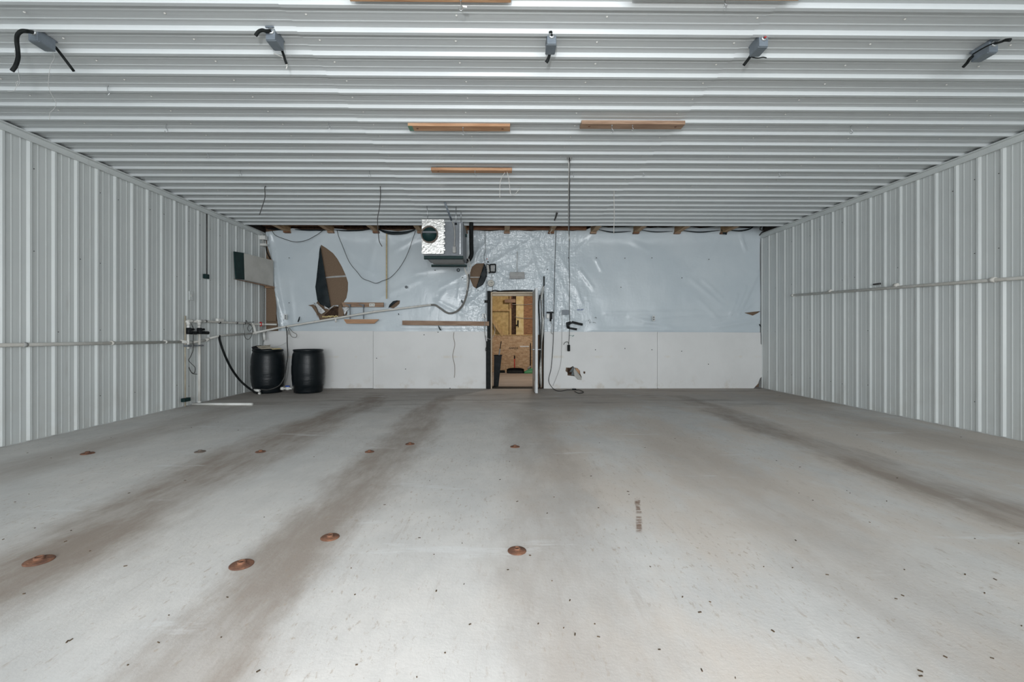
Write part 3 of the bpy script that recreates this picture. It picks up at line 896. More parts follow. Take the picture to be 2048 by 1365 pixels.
MB().box((-3, YR - 0.02, 0), (4, YR, zk), 0.003).build('strand_board_sheet', M_osb, wf)
MB().box((-3, YR - 0.04, zk), (4, YR + 0.05, zk + 0.03), 0.003).build('ledge', M_stud, wf)
rbox(960, 540, 1020, 671, -0.14, -0.10, 0).build('insulation_batt', M_yellow, wf)
rbox(1032, 540, 1047.5, 671, -0.10, 0.0, 0.01).build('insulation_batt', M_pale, wf)
rbox(1023, 540, 1032.5, 671, -0.14, -0.09, 0).build('insulation_batt', M_insul, wf)
rbox(1019, 540, 1023, 671, -0.14, 0.01).build('stud', M_stud, wf)
rbox(1021.5, 540, 1024.5, 617, -0.05, 0.03).build('post', M_redwood, wf)
rbox(1009, 599, 1031, 606, -0.03, 0.06).build('cross_block', M_lumber2, wf)
rbox(960, 619.5, 1020, 622.5, -0.12, 0.0).build('noggin', M_stud, wf)
rbox(1047.5, 593, 1100, 671, -0.03, 0.0).build('dark_strand_board_sheet', M_osb2, wf)
rbox(1047.5, 540, 1100, 591, -0.13, -0.03).build('insulation_batt', M_pale, wf)
a, c = rp(980, 633, .0), rp(1006, 672, .0)
d = (c - a); L = d.length; d.normalize(); nrm = Vector((-d.z, 0, d.x))
MB().obox((a + c) / 2, d * L / 2, Vector((0, .045, 0)), nrm * 0.05).build('diagonal_brace', M_stud, wf)
b = MB(); b.tube([rp(1024, 609, .04), rp(1040, 610, .04), rp(1060, 609, .04), rp(1075, 607, .04)], 0.008, 6, 4); b.build('cable', M_greyp, wf)
b = MB(); b.tube([rp(1030, 634, .04), rp(1045, 636.5, .04), rp(1064, 637, .04), rp(1080, 637, .04)], 0.008, 6, 4); b.build('cable', M_greyp, wf)
b = MB(); b.tube([rp(1036, 641, .05), rp(1035.5, 650, .05), rp(1031, 651, .07)], 0.022, 8, 4); b.tube([rp(1036.5, 643, .05), rp(1036.5, 655, .05)], .012, 6)
b.build('wall_hook', M_black, wf)
# lettering stencilled on the board (only the blurred word can be made out)
tc = bpy.data.curves.new('stencilled_word', 'FONT'); tc.body = 'ANNEX'; tc.size = 0.10; tc.extrude = 0.001; tc.align_x = 'CENTER'
to = bpy.data.objects.new('stencilled_word', tc); COL.objects.link(to); to.parent = wf
to.location = rp(1027, 699, 0.024); to.rotation_euler = (math.pi / 2, 0, 0); tc.materials.append(M_black); to.scale = (0.85, 1, 1)
t = rbox(1040, 692, 1058, 694.5, 0.021, 0.024, 0); t.build('white_mark', M_white, wf)

# tall black bin with a grey-handled tool
p = onZ(992, 773.8, 0.0)
t = thing('tall_bin', p, 'tall tapered black bin just inside the doorway', 'bin')
def ring(w, d, z, c): return [c + Vector((sx * w, sy * d, z)) for sx, sy in ((-1, -1), (1, -1), (1, 1), (-1, 1))]
b = MB(); hb = CAMZ - (711 - 671) * p.y / 900
c = p + Vector((0.0, 0.10, 0)); vs = ring(.055, .08, 0, c) + ring(.088, .12, hb, c + Vector((.045, 0, 0))) + ring(.080, .112, hb, c + Vector((.045, 0, 0))) + ring(.05, .07, .02, c)
fs = [(0, 1, 2, 3)] + [(i + 4 * r, (i + 1) % 4 + 4 * r, (i + 1) % 4 + 4 * r + 4, i + 4 * r + 4) for r in range(3) for i in range(4)] + [(12, 13, 14, 15)]
b.add(vs, fs); b.build('bin_body', M_black, t)
b = MB(); cc = c + Vector((.045, 0, hb))
for i in range(4):
    rr = ring(.09, .122, -.004, cc); b.tube([rr[i], rr[(i + 1) % 4]], .009, 6)
b.build('rim', M_black, t)
t = thing('long_tool', c + Vector((.05, 0, .1)), 'grey-tubed pole with a black grip standing in the tall bin', 'pole')
q0, q1, q2 = c + Vector((.045, 0, .05)), onY(998, 712, c.y), onY(1000, 698, c.y)
q3 = onY(1002.5, 683, c.y)
b = MB(); b.tube([q0, q1, q2], .017, 8); b.build('tube', M_greyp, t)
b = MB(); b.tube([q2, q3], .010, 8); b.build('grip', M_black, t)

def fl(x, y): return onZ(x, y, 0.0)
# snow pusher
p = onZ(1030, 744.5, 0.0); yy = 13.9
s_ = 900 / yy
def sp(x, y, Y=yy): return onY(x, y, Y)
t = thing('snow_pusher', sp(1030, 746.5), 'snow pusher with a wide black blade and red handle against the strand board', 'snow pusher')
b = MB(); x0, x1 = sp(1013.5, 745).x, sp(1048, 745).x; zb = 0.005; ztp = sp(1030, 736).z
vs = []; n = 10
for i in range(n + 1):
    u = i / n; x = x0 + (x1 - x0) * u; k = 1 - 0.25 * abs(2 * u - 1) ** 4
    for (dy, zz) in ((-.06, 0), (-.01, .25), (.0, .55), (-.02, .85), (-.05, 1.0)):
        vs.append((x, yy + dy, zb + (ztp - zb) * zz * k))
fs = [(5 * i + k, 5 * i + k + 1, 5 * i + k + 6, 5 * i + k + 5) for i in range(n) for k in range(4)]
b.add(vs, fs, True); o = b.build('blade', M_black, t)
md = o.modifiers.new('s', 'SOLIDIFY'); md.thickness = 0.012
b = MB(); b.tube([sp(1029, 738), sp(1029, 735), sp(1029, 718)], .016, 8); b.build('red_shaft', M_red, t)
b = MB(); b.tube([sp(1029, 718), sp(1029, 711.5)], .018, 8); b.build('grip', M_black, t)
# green dust scoop
t = thing('green_scoop', sp(1057, 743), 'green plastic scoop beside the snow pusher, half behind the door', 'scoop')
b = MB(); vs = []; n = 8; a, c_ = sp(1048, 744), sp(1072, 744)
for i in range(n + 1):
    u = i / n; x = a.x + (c_.x - a.x) * u; hh_ = 0.05 + .11 * min(1, u * 1.8)
    vs += [(x, yy - .10, .004), (x, yy - .02, .02), (x, yy + .02, hh_ * .6), (x, yy, hh_)]
fs = [(4 * i + k, 4 * i + k + 1, 4 * i + k + 5, 4 * i + k + 4) for i in range(n) for k in range(3)]
b.add(vs, fs, True); o = b.build('scoop_pan', M_greenp, t); md = o.modifiers.new('s', 'SOLIDIFY'); md.thickness = 0.01
b = MB(); b.tube([sp(1055, 738), sp(1062, 733)], .03, 8); b.build('handle_socket', M_greyp, t)
t = MB(); t.tube([sp(1061, 742, 14.0), sp(1061, 687, 14.25)], .016, 8)
tag(t.build('black_pole', M_black, None, (sp(1061, 742, 14.0).x, 14.0, 0)), 'slim black pole leaning on the strand board wall', 'pole')
a = sp(998, 745.5, 14.1); c_ = sp(1010, 741.5, 14.1)
t = MB().box((a.x, 14.05, 0.0), (c_.x, 14.25, c_.z), .008)
tag(t.build('black_block', M_rubber, None, (a.x, 14.1, 0)), 'low black block on the store room floor behind the bin', 'block')

# ================================================================== HEATER AND WHAT HANGS AROUND IT
Y1, Y2 = 7.80, 8.67
def h1(x, y): return onY(x, y, Y1)
ht = thing('unit_heater', h1(888, 519), 'grey hanging unit heater with silver taped duct collar on green rails', 'heater')
a, c_ = h1(845.5, 511.5), h1(926, 443)
MB().box((a.x + .01, Y1 + .02, a.z), (c_.x, Y2 - .08, c_.z), .006).build('cabinet', M_gsteel, ht)
# vertical folded panels at the right of the front
for i, x in enumerate((915.5, 919, 922.5)):
    p0, p1 = h1(x, 509), h1(x + 2.4, 446)
    MB().box((p0.x, Y1 + .004, p0.z), (p1.x, Y1 + .02, p1.z), .002).build('side_flute', M_galv if i % 2 else M_gsteel, ht)
# foil taped plenum
a, c_ = h1(844.6, 508), h1(887.5, 440.8)
pn = MB().box((a.x, Y1 - .06, a.z), (c_.x, Y1 + .03, c_.z), .004).build('foil_plenum', M_foil, ht)
e = MB()
for i in range(16):
    x0 = h1(881 + (i % 2) * 1.2, 0).x; z0 = c_.z + (a.z - c_.z) * (i / 16); z1 = c_.z + (a.z - c_.z) * ((i + 1) / 16)
    e.box((x0, Y1 - .066, z0), (c_.x + .012 + .01 * (i % 3), Y1 - .058, z1 + .006))
for i in range(10):
    x0 = a.x + (c_.x - a.x) * i / 10
    e.box((x0, Y1 - .066 - .002 * (i % 2), a.z - .012), (x0 + (c_.x - a.x) / 10 + .004, Y1 - .058, a.z + .03 + .008 * (i % 3)))
e.build('crinkled_tape', M_foil, pn)
cc = h1(860.6, 471.5); r = 16 / (900 / Y1)
b = MB(); b.lathe([(r * .93, -.05), (r * .93, .06), (r * 1.03, .064), (r * 1.05, .05), (r * 1.05, -.02)], (cc.x, Y1 - .06, cc.z), 'Y', 40); b.build('duct_collar', M_rustg, ht)
b = MB(); b.lathe([(r * .94, .0), (r * .94, -.004), (0.0, -.005)], (cc.x, Y1 - .075, cc.z), 'Y', 40); b.build('duct_interior', M_green, ht)
b = MB()
for k in (.3,):
    hw = math.sqrt(1 - k * k) * r * .9
    b.obox((cc.x, Y1 - .08, cc.z + k * r), (hw, 0, 0), (0, .010, 0), (0, .004, .016))
b.build('louvre', M_gsteel, ht)
# conduit and switch box on the front
a, c_ = h1(905.5, 506.5), h1(912, 494)
MB().box((a.x, Y1 - .035, a.z), (c_.x, Y1 + .02, c_.z), .004).build('switch_box', M_greyp, ht)
b = MB(); b.tube([h1(908.5, 495) + Vector((0, -.01, 0)), h1(909.5, 470) + Vector((0, -.01, 0)), h1(908, 452) + Vector((0, -.01, 0)), h1(905, 444) + Vector((0, .0, 0))], .012, 8, 5); b.build('front_conduit', M_greyp, ht)
MB().lathe([(0, .012), (.02, .010), (.022, 0)], tuple(h1(911.5, 447.5) + Vector((0, .02, 0))), 'Y', 12).build('knockout', M_black, ht)
# green rails and the sloping underside
for (xa, xb, ya, yb_, Y) in ((848.3, 926.7, 519, 512.8, Y1), (863, 934, 534.3, 530, Y2)):
    p0, p1 = onY(xa, ya, Y), onY(xb, yb_, Y)
    MB().box((p0.x, Y - .03, p0.z), (p1.x, Y + .03, p0.z + .008), .001).box((p0.x, Y - .03, p0.z), (p1.x, Y - .022, p1.z), .001).build('support_rail', M_green, ht)
p0 = onY(858, 528, 8.5); p1 = onY(926, 528, 8.5); za = h1(860, 513.5).z
MB().box((h1(853, 515).x, Y1 + .05, za - .006), (h1(922, 515).x, Y2 - .05, za + .008), .002).build('underside_pan', M_greyp, ht)
p = onY(906, 529, 8.6); MB().box((p.x, 8.50, p.z + .02), (p.x + .15, 8.62, p.z + .05), .003).build('tray', M_white, ht)
# hanging rods
for (xt, yt, xb, yb_, Yt) in ((854, 411, 855.5, 441, 7.78), (889, 403.5, 903, 441, 7.6), (912, 413, 912, 447, 7.85), (922, 424, 922, 446, 8.3)):
    p0 = onZ(xt, yt, ZC); p1 = onY(xb, yb_, Y1 + .05 if Yt < 8 else 8.3)
    r_ = .018 if xt == 889 else .006
    MB().tube([p0, p1], r_, 6).build('hanger_rod', M_gbox if xt == 889 else M_galv, ht)
p0, p1 = onY(916, 450, 8.3), onY(927, 444.5, 8.3); MB().box((p0.x, 8.27, p0.z), (p1.x, 8.33, p1.z), .003).build('top_bracket', M_green, ht)
p0, p1 = onY(921, 474, 8.3), onY(934, 469, 8.3); MB().box((p0.x, 8.27, p0.z), (p1.x, 8.33, p1.z), .003).build('rear_bracket', M_green, ht)

# black flexible vent pipe
Yv = 8.95
b = MB(); pp = [onY(942.5, 446, Yv), onY(942.3, 470, Yv), onY(942.8, 497, Yv), onY(943, 510, Yv), onY(938, 520, Yv), onY(930, 524, Yv)]
cpp = catmull(pp, 16); b.tube(cpp, [.042 + (.003 if i % 2 else -.003) for i in range(len(cpp))], 12)
tag(b.build('vent_pipe', M_rubber, None, pp[-1]), 'black corrugated vent pipe dropping behind the heater', 'vent pipe')
# white power cord looped behind the heater
cord('white_cable_loop', [onY(x, y, 8.9) for x, y in [(937.5, 518), (939.5, 527), (941.5, 536), (939, 546), (934, 547), (931, 540), (928.5, 535), (931, 545), (934.5, 551), (936, 560), (935, 570), (933.5, 580)]], .010, M_twine, 'white power cable looped below the heater end', 'cable')
cord('white_cable_drop', [onY(x, y, 8.92) for x, y in [(936.5, 500), (936, 520), (936.5, 540), (934, 560), (934.5, 582)]], .007, M_twine, 'thin white cable hanging straight below the heater end', 'cable')
# grey flexible conduit to the long pipe
cpts = [(937, 548), (937.5, 562), (935, 580), (931.5, 596), (925, 611), (915, 622), (902, 627), (892, 625), (881, 617.5), (870, 610.5), (861, 610.3)]
p3 = [onY(937, 548, 9.3)] + [bw(x, y, .07 + .25 * max(0, 1 - i / 4)) for i, (x, y) in enumerate(cpts[1:])]
cord('flexible_conduit', p3, .021, mat('conduit_grey', (0.20, 0.195, 0.18), (0.15, 0.145, 0.135), 20, 0.6), 'grey flexible conduit curving from the heater to the long pipe', 'conduit', 8, 8)

# ================================================================== CEILING THINGS
random.seed(3)
def junction(px, py_near, label, variant):
    """surface box: near bottom edge centre at pixel"""
    zb = ZC - 0.092
    p = onZ(px, py_near, zb)
    t = thing('junction_box', (p.x, p.y, ZC - .004), label, 'junction box', 'grey electrical boxes on the ceiling')
    w, L = .034, .135
    MB().box((p.x - w, p.y, zb), (p.x + w, p.y + L, ZC - .003), .003).build('box_body', M_gbox, t)
    MB().box((p.x - w - .003, p.y + .012, zb - .003), (p.x + w + .003, p.y + L - .01, zb + .006), .002).build('box_cover', mat('grey_box_cover', (0.15, 0.175, 0.195), (0.13, 0.155, 0.175), 20, 0.5), t)
    MB().box((p.x - w * .9, p.y - .016, ZC - .012), (p.x + w * .9, p.y + L + .02, ZC - .003), .001).build('mounting_plate', M_gbox, t)
    MB().lathe([(.013, .012), (.022, .012), (.024, .004), (.024, -.002)], (p.x + (.008 if variant else -.0), p.y, ZC - .034), 'Y', 16).build('conduit_nut', M_galv, t)
    zt_ = ZC - 0.034
    def P(x, y, Y): return onY(x, y, Y)
    S = Vector((p.x, p.y - .004, zt_))
    B = Vector((p.x, p.y + L, zt_))
    def gland():
        MB().lathe([(.013, 0), (.017, .0), (.017, -.02), (.013, -.02)], (B.x, B.y, B.z), 'Y', 12).build('gland', M_black, t)
    return t, S, B
Yj = onZ(83, 83, ZC - .07).y
t, S, B = junction(65.5, 80.8, 'grey ceiling box with a long S-shaped black hose, nearest the left wall', 1)
b = MB(); b.tube([S, onY(55, 62.5, 3.24), onY(43, 62.5, 3.22), onY(35, 70, 3.23), onY(33.5, 83, 3.26), onY(35.5, 100, 3.28), onY(36, 116, 3.28), onY(31, 132, 3.27), onY(24, 142, 3.26)], .013, 10, 6); b.build('black_hose', M_rubber, t)
b = MB(); b.tube([B, onY(112, 96, 3.5), onY(130, 119, 3.56), onY(148, 143, 3.62)], .010, 8, 4); b.build('black_tail', M_rubber, t)
cord('hanging_thread', [onY(x, y, 3.44) for x, y in [(106, 104), (108.5, 116), (101, 131), (98, 150), (97, 170), (101, 185), (107.5, 197), (112, 207), (108, 218), (100, 226), (99, 240)]], .0015, M_tape, 'kinked pale thread hanging below the leftmost ceiling box', 'thread', 5)
cord('hanging_thread', [onY(x, y, 3.3) for x, y in [(29, 100), (30.5, 110), (35.5, 135), (38, 155), (39, 166), (34, 172), (32, 166), (36, 163), (31, 177), (27, 182), (15, 183)]], .0015, M_tape, 'curled pale thread below the S-shaped black hose', 'thread', 5)
t, S, B = junction(540.5, 78.8, 'grey ceiling box with a short curved hose stub, second from the left wall', 1)
b = MB(); b.tube([S, onY(533, 62.5, 3.27), onY(525, 60.5, 3.25), onY(517, 63.5, 3.24), onY(511, 71.5, 3.24)], .012, 10, 6); b.build('black_hose', M_rubber, t)
b = MB(); b.tube([B, onY(566.5, 108, 3.5), onY(569.5, 118, 3.53), onY(573, 128, 3.55)], .010, 8, 4); b.build('black_tail', M_rubber, t)
b = MB(); b.tube([onY(573, 128, 3.55), onY(574, 133, 3.56), onY(572, 138, 3.56)], .004, 6, 4); b.build('wire_ends', M_twine, t)
b = MB(); b.tube([onY(567, 115.5, 3.52), onY(557, 110.5, 3.52), onY(547, 107, 3.52)], .003, 6, 4); b.build('white_wire', M_twine, t)
t, S, B = junction(1103.4, 87.2, 'grey ceiling box with short wires, the middle one of the five', 0)
b = MB(); b.tube([S, S + Vector((-.004, -.02, .012)), onY(1099, 64.5, 3.28)], .007, 8, 4); b.build('wire_ends', M_rubber, t)
b = MB(); b.tube([B, onY(1099, 109, 3.47), onY(1096, 119, 3.5), onY(1092.5, 125, 3.51)], [.009, .014], 8, 4); b.build('black_tail', M_rubber, t)
t, S, B = junction(1527.5, 92, 'grey ceiling box with red wire ends, fourth from the left wall', 0)
b = MB(); b.tube([S, S + Vector((.006, -.016, -.003))], .005, 8); b.build('wire_ends', M_red, t)
b = MB(); b.tube([S + Vector((-.008, 0, .01)), S + Vector((-.014, -.02, .02))], .005, 8); b.build('wire_ends', M_twine, t)
b = MB(); b.tube([B, onY(1501, 112, 3.5), onY(1494, 122, 3.54), onY(1487, 131, 3.56)], .011, 8, 4); b.build('black_tail', M_rubber, t)
b = MB(); b.tube([onY(1502, 114, 3.5), onY(1515, 116.3, 3.5), onY(1526, 114.5, 3.5), onY(1533, 116, 3.5)], .004, 6, 4); b.build('black_wire', M_rubber, t)
t, S, B = junction(1987.5, 103.5, 'grey ceiling box with a black cable along its edge, nearest the right wall', 0)
b = MB(); b.tube([S, onY(2003, 83.5, 3.28), onY(2010, 80.5, 3.25), onY(2021, 80, 3.22)], [.006, .012], 8, 5); b.build('wire_ends', M_rubber, t)
b = MB(); b.tube([onY(2005, 83, 3.26), onY(1985, 87.5, 3.3), onY(1965, 97, 3.36), onY(1945, 109, 3.42)], .005, 8, 5); b.build('black_wire', M_rubber, t)
b = MB(); b.tube([B, onY(1941, 116, 3.5), onY(1934, 126, 3.54), onY(1926, 134.5, 3.57)], .011, 8, 4); b.build('black_tail', M_rubber, t)

# timber boards screwed to the ceiling
ZBT = ZC - 0.022
def ceil_board(x0, x1, y0, y1, label, m=M_lumber, green=False):
    c = Vector(((x0 + x1) / 2, (y0 + y1) / 2, ZBT))
    t = thing('ceiling_board', c, label, 'board', 'lumber boards on the ceiling')
    MB().box((x0, y0, ZBT - .038), (x1, y1, ZBT), .003).build('plank', m, t)
    for xx in (x0 + .09, x1 - .08):
        MB().lathe([(0, -.003), (.010, -.003), (.013, .0)], (xx, (y0 + y1) / 2, ZBT - .038), 'Z', 10).build('screw_head', M_rust, t)
    if green: MB().box((x0 - .0015, y0 + .002, ZBT - .0395), (x0 + .045, y1 - .002, ZBT - .037)).box((x0 - .0015, y0 + .002, ZBT - .037), (x0 + .002, y1 - .002, ZBT - .003)).build('green_end', M_greenmark, t)
    return t
ceil_board(-.998, .056, 2.85, 2.963, 'orange lumber board on the ceiling at the top edge of the picture')
ceil_board(.845, 1.935, 2.81, 2.925, 'lumber board on the ceiling at the top, in front of the middle grey box')
ceil_board(-.99, .08, 4.712, 4.832, 'orange lumber board with a green left end on the ceiling', M_lumber, True)
ceil_board(.818, 1.896, 4.645, 4.765, 'stained lumber board on the ceiling with two hooks', M_lumber2)
ceil_board(-.949, .126, 5.977, 6.075, 'shortest-looking lumber board on the ceiling, nearest the heater', M_lumber)

def hook_mesh(s=1.0):
    pts = [(0, 0, 0), (0, 0, -.03), (.006, 0, -.038), (.012, 0, -.045), (.014, 0, -.056), (.006, 0, -.068), (-.006, 0, -.066), (-.012, 0, -.056)]
    return [Vector(p) * s for p in pts]
def hook(px, py, z, label, s=1.0, m=M_galv, tagp=False):
    p = onZ(px, py, z)
    t = thing('screw_hook', p, label, 'hook', 'screw hooks on the ceiling')
    MB().tube([p + v for v in hook_mesh(s)], .0028 * s, 6, 4).build('hook_wire', m, t)
    MB().lathe([(.0, -.004 * s), (.007 * s, -.003 * s), (.008 * s, 0)], p, 'Z', 8).build('hook_collar', m, t)
    if tagp:
        q = p + Vector((.010, 0, -.034)); MB().slab([q, q + Vector((.03, 0, -.004)), q + Vector((.031, 0, -.016)), q + Vector((.003, 0, -.012))], (0, 1, 0), .0015).build('paper_tag', M_white, t)
    return t
zb_ = ZBT - .038
hook(921.5, 0, zb_, 'hook with a small white paper tag on the topmost lumber board', 1.0, M_galv, True)
hook(926, 255.5, zb_, 'wire hook under the lumber board with the green end', 1.1)
hook(1224, 251, zb_, 'left one of two hooks under the stained lumber board', 1.1)
hook(1265, 251, zb_, 'right one of two hooks under the stained lumber board', .8)
hook(950, 342, zb_, 'wire hook under the lumber board nearest the heater', 1.15)
hook(1450, -1, ZBT, 'wire hook on the ceiling at the very top edge', .8)
for px, py, lab in [(215, 172, 'ceiling hook below and right of the leftmost grey box'), (332, 249, 'ceiling hook above the left wall, second from the front'), (415, 303, 'ceiling hook above the left wall, third from the front'),
                    (481, 341, 'ceiling hook above the left wall, farthest back'), (657, 243, 'lone ceiling hook left of the green-ended board'), (739, 342, 'ceiling hook left of the board nearest the heater'),
                    (1702, 252, 'lone ceiling hook towards the right wall'), (1558, 342, 'ceiling hook halfway between the cable and right wall'), (1286, 341, 'ceiling hook right of the long hanging cable'), (1145, 344, 'small ceiling hook right beside the hanging cable')]:
    hook(px, py, ZC - .004, lab, 1.2)

# cords hanging from the ceiling
def hang(name, px, r, m, label, ztop=ZC - .004, extra=0.0):
    p0 = onZ(px[0][0], px[0][1], ztop)
    pts = [p0] + [onY(x, y, p0.y + extra * i) for i, (x, y) in enumerate(px[1:], 1)]
    return cord(name, pts, r, m, label)
hang('hanging_wire', [(532, 373), (529.5, 376), (530, 394), (525, 412), (519, 430)], .006, M_wire, 'short dark wire hanging from the ceiling at the left')
hang('hanging_wire', [(760.5, 373), (761, 390), (759, 415), (755, 440), (757, 470), (759, 484), (764, 493)], .006, M_wire, 'long dark wire hanging in front of the plastic left of the heater', extra=.08)
hang('hanging_string', [(1010, 345), (1003, 356), (1000, 370), (999.5, 395)], .004, M_twine, 'straight strand of white string below the board nearest the heater', ZBT - .038)
hang('hanging_string', [(1014, 344), (1017, 356), (1020, 378), (1021, 387), (1028, 391), (1034, 384), (1042, 376)], .004, M_twine, 'curled strand of white string below the board nearest the heater', ZBT - .038)
hang('hanging_string', [(1228.5, 378), (1228, 395), (1228.5, 425), (1227.5, 468)], .005, M_twine, 'white string hanging from the ceiling right of the long cable', extra=.1)
# long black cable with its ceiling cap and plug
p0 = onZ(1139, 316, ZC - .006); Yc = p0.y
t = thing('drop_cable', onY(1137.5, 704, 9.7), 'long black cable dropping from a ceiling cap to a plug', 'cable')
MB().lathe([(0, -.03), (.018, -.03), (.03, -.012), (.034, 0)], p0, 'Z', 16).build('ceiling_cap', M_greyp, t)
ys = [(1139, 322, Yc), (1139, 370, Yc + .6), (1139, 440, Yc + 1.8), (1138.5, 470, 9.6), (1138, 520, 9.75), (1139, 560, 9.78), (1138.8, 610, 9.78), (1139.3, 640, 9.76), (1138.8, 665, 9.76), (1137.5, 690, 9.76)]
MB().tube([p0] + [onY(*q) for q in ys], .006, 8, 8).build('black_cable', M_rubber, t)
a, c_ = onY(1134.7, 703, 9.76), onY(1140, 690, 9.76)
MB().box((a.x, 9.73, a.z), (c_.x, 9.79, c_.z), .012).build('plug_body', M_rubber, t)
MB().tube([onY(1137, 688, 9.76), onY(1135, 684, 9.76), onY(1130, 685.5, 9.76), onY(1127, 690, 9.76)], .006, 6, 4).build('short_lead', M_wire, t)
cord('white_string', [p0 + Vector((-.012, 0, -.02))] + [onY(x, y, Y) for x, y, Y in [(1138, 340, Yc + .1), (1137, 400, Yc + 1.0), (1137, 455, 9.0), (1137.5, 470, 9.1), (1140, 483, 9.1)]], .006, M_twine, 'white string running down beside the long black cable')
# dark strap through the ceiling near the back
p0 = onZ(1114, 426, ZC - .02)
b = MB(); b.tube([p0, onY(1112, 433, p0.y + .05), onY(1109, 441, p0.y + .12)], [.02, .014], 6, 4)
tag(b.build('dark_strap', M_wire, None, p0), 'dark frayed strap poking out of the ceiling near the back', 'strap')
cord('pale_wire_tangle', [onY(x, y, 9.5) for x, y in [(1110, 441), (1106, 449), (1101, 453), (1104, 460), (1100, 465), (1103, 470)]], .006, M_twine, 'pale wire tangle around a joist end by the strap', 'wire')

# ================================================================== BACK WALL THINGS
# swagged wires
cord('swagged_wire', bwl([(674, 461), (678, 475), (685, 492), (695, 517), (703, 531), (715, 545), (725, 557), (740, 563), (752, 567), (765, 562), (780, 556), (796, 540), (808, 522), (817, 503), (825, 480), (831, 462)], .10), .006, M_wire, 'dark wire hanging in a deep loop left of the heater', 'wire')
cord('swagged_wire', bwl([(543, 460), (551, 471), (568, 478), (590, 484), (612, 481), (632, 471), (645, 462)], .10), .006, M_wire, 'dark wire hanging in a shallow loop in the left corner', 'wire')
# yellow strip hanging
t = MB().box(tuple(bw(772, 598, .06)), tuple(bw(774.4, 466, .075)), .001)
tag(t.build('yellow_strip', M_paper, None, bw(773, 598, .06)), 'thin yellowish wooden strip hanging on the plastic', 'strip')

# long plank right, and the little rack left
def wall_plank(px, label, m, cat='plank', th=.03, group=None):
    b = MB().slab(bwl(px, .10), (0, 1, 0), th)
    o = b.build('wall_plank', m, None, centre(bwl(px, .10)))
    return tag(o, label, cat, group)
wall_plank([(804.5, 650.5), (804.5, 641.5), (978, 643.5), (978, 652)], 'long weathered plank fixed to the plastic left of the door', M_lumber2)
wall_plank([(683.5, 605), (767, 605.5), (767, 614.5), (686, 614)], 'upper plank of the small bracket rack', M_lumber2)
wall_plank([(687, 639), (757.5, 639), (748, 647.6), (693, 647.6)], 'lower plank with bevelled ends under the bracket rack', M_lumber)
for i, x in enumerate((700, 727)):
    t = thing('shelf_bracket', bw(x, 640, .12), ['left', 'right'][i] + ' grey steel shelf bracket between the two rack planks', 'bracket', 'shelf brackets of the rack')
    MB().box(tuple(bw(x - 1.2, 638.5, .115)), tuple(bw(x + 1.6, 609, .103)), .002).build('upright', M_gsteel, t)
    a = bw(x, 611, .115)
    MB().slab([a + Vector((-.09, 0, .03)), a + Vector((.02, 0, .012)), a + Vector((.02, 0, -.05)), a + Vector((-.02, 0, -.01)), a + Vector((-.09, 0, .018))], (0, -1, 0), .05).build('arm', M_gsteel, t)
t = thing('white_switch_plate', bw(744, 610, .105), 'white switch plate on the upper rack plank', 'switch plate')
MB().box(tuple(bw(738.5, 613.5, .105)), tuple(bw(749.5, 607, .115)), .003).build('plate', M_white, t)
for dx in (-2.5, 2.5): MB().box(tuple(bw(744 + dx - .8, 611, .115)), tuple(bw(744 + dx + .8, 609.2, .119)), .001).build('toggle', M_greyp, t)

def plate(name, x0, y0, x1, y1, m, label, cat, off=.065, th=.02, sockets=True):
    t = thing(name, bw((x0 + x1) / 2, y1, off), label, cat)
    MB().box(tuple(bw(x0, y1, off)), tuple(bw(x1, y0, off + th)), .003).build('plate', m, t)
    if sockets:
        for k in (.3, .7):
            q = bw((x0 + x1) / 2, y0 + (y1 - y0) * k, off + th)
            MB().lathe([(0, .003), (.016, .003), (.018, 0)], q, 'Y', 12).build('socket', M_gbox, t)
    return t
plate('outlet_plate', 1304.8, 632, 1310.2, 642.5, M_white, 'white double outlet on the plastic right of the door', 'outlet')
plate('outlet_plate', 568.5, 629.5, 573.5, 639.5, M_white, 'white double outlet on the plastic in the left corner', 'outlet')
plate('outlet_plate', 964.5, 627.5, 972.5, 637, M_white, 'white outlet with a plug left of the door frame', 'outlet')
plate('cover_plate', 1123.5, 620.3, 1138, 630, M_gbox, 'blank dark grey cover plate right of the door', 'cover plate', sockets=False)
# device right of the door
t = thing('control_box', bw(1100, 644, .065), 'small black and white control box right of the door', 'control box')
MB().box(tuple(bw(1093, 627, .06)), tuple(bw(1106.8, 623.8, .12)), .004).build('top_bar', M_black, t)
MB().box(tuple(bw(1093, 636.8, .06)), tuple(bw(1099, 628.5, .10)), .004).build('white_case', M_white, t)
MB().box(tuple(bw(1099.5, 639, .06)), tuple(bw(1105, 627, .11)), .006).build('black_case', M_black, t)
MB().tube(bwl([(1101, 637), (1101, 643)], .09), .022, 10).build('plug', M_black, t)
cord('grey_cable', bwl([(1101, 643), (1104, 650), (1103, 661), (1102.5, 666), (1106, 669)], .08), .006, M_greyp, 'short pale cable below the control box', 'cable')
b = MB(); b.tube([bw(1112, 462, .14), bw(1110, 520, .12), bw(1108.5, 580, .12), bw(1107.5, 640, .1), bw(1106, 690, .08), bw(1102.5, 735, .06), bw(1098, 755, .06), bw(1098, 765, .06), bw(1103, 774, .08)] +
              [onZ(x, y, .012) for x, y in [(1110, 780.5), (1120, 782.5), (1135, 780.5), (1150, 780.5), (1160, 781), (1167, 785), (1158, 787), (1149, 783.5)]], .007, 6, 8)
tag(b.build('long_black_cord', M_rubber, None, onZ(1130, 781, 0)), 'long black cord running down the wall onto the floor right of the door', 'cord')
MB_ = MB().box(tuple(onZ(1145, 780.5, .0) + Vector((0, -.01, .0))), tuple(onZ(1152, 780, .0) + Vector((0, .03, .025))), .006)
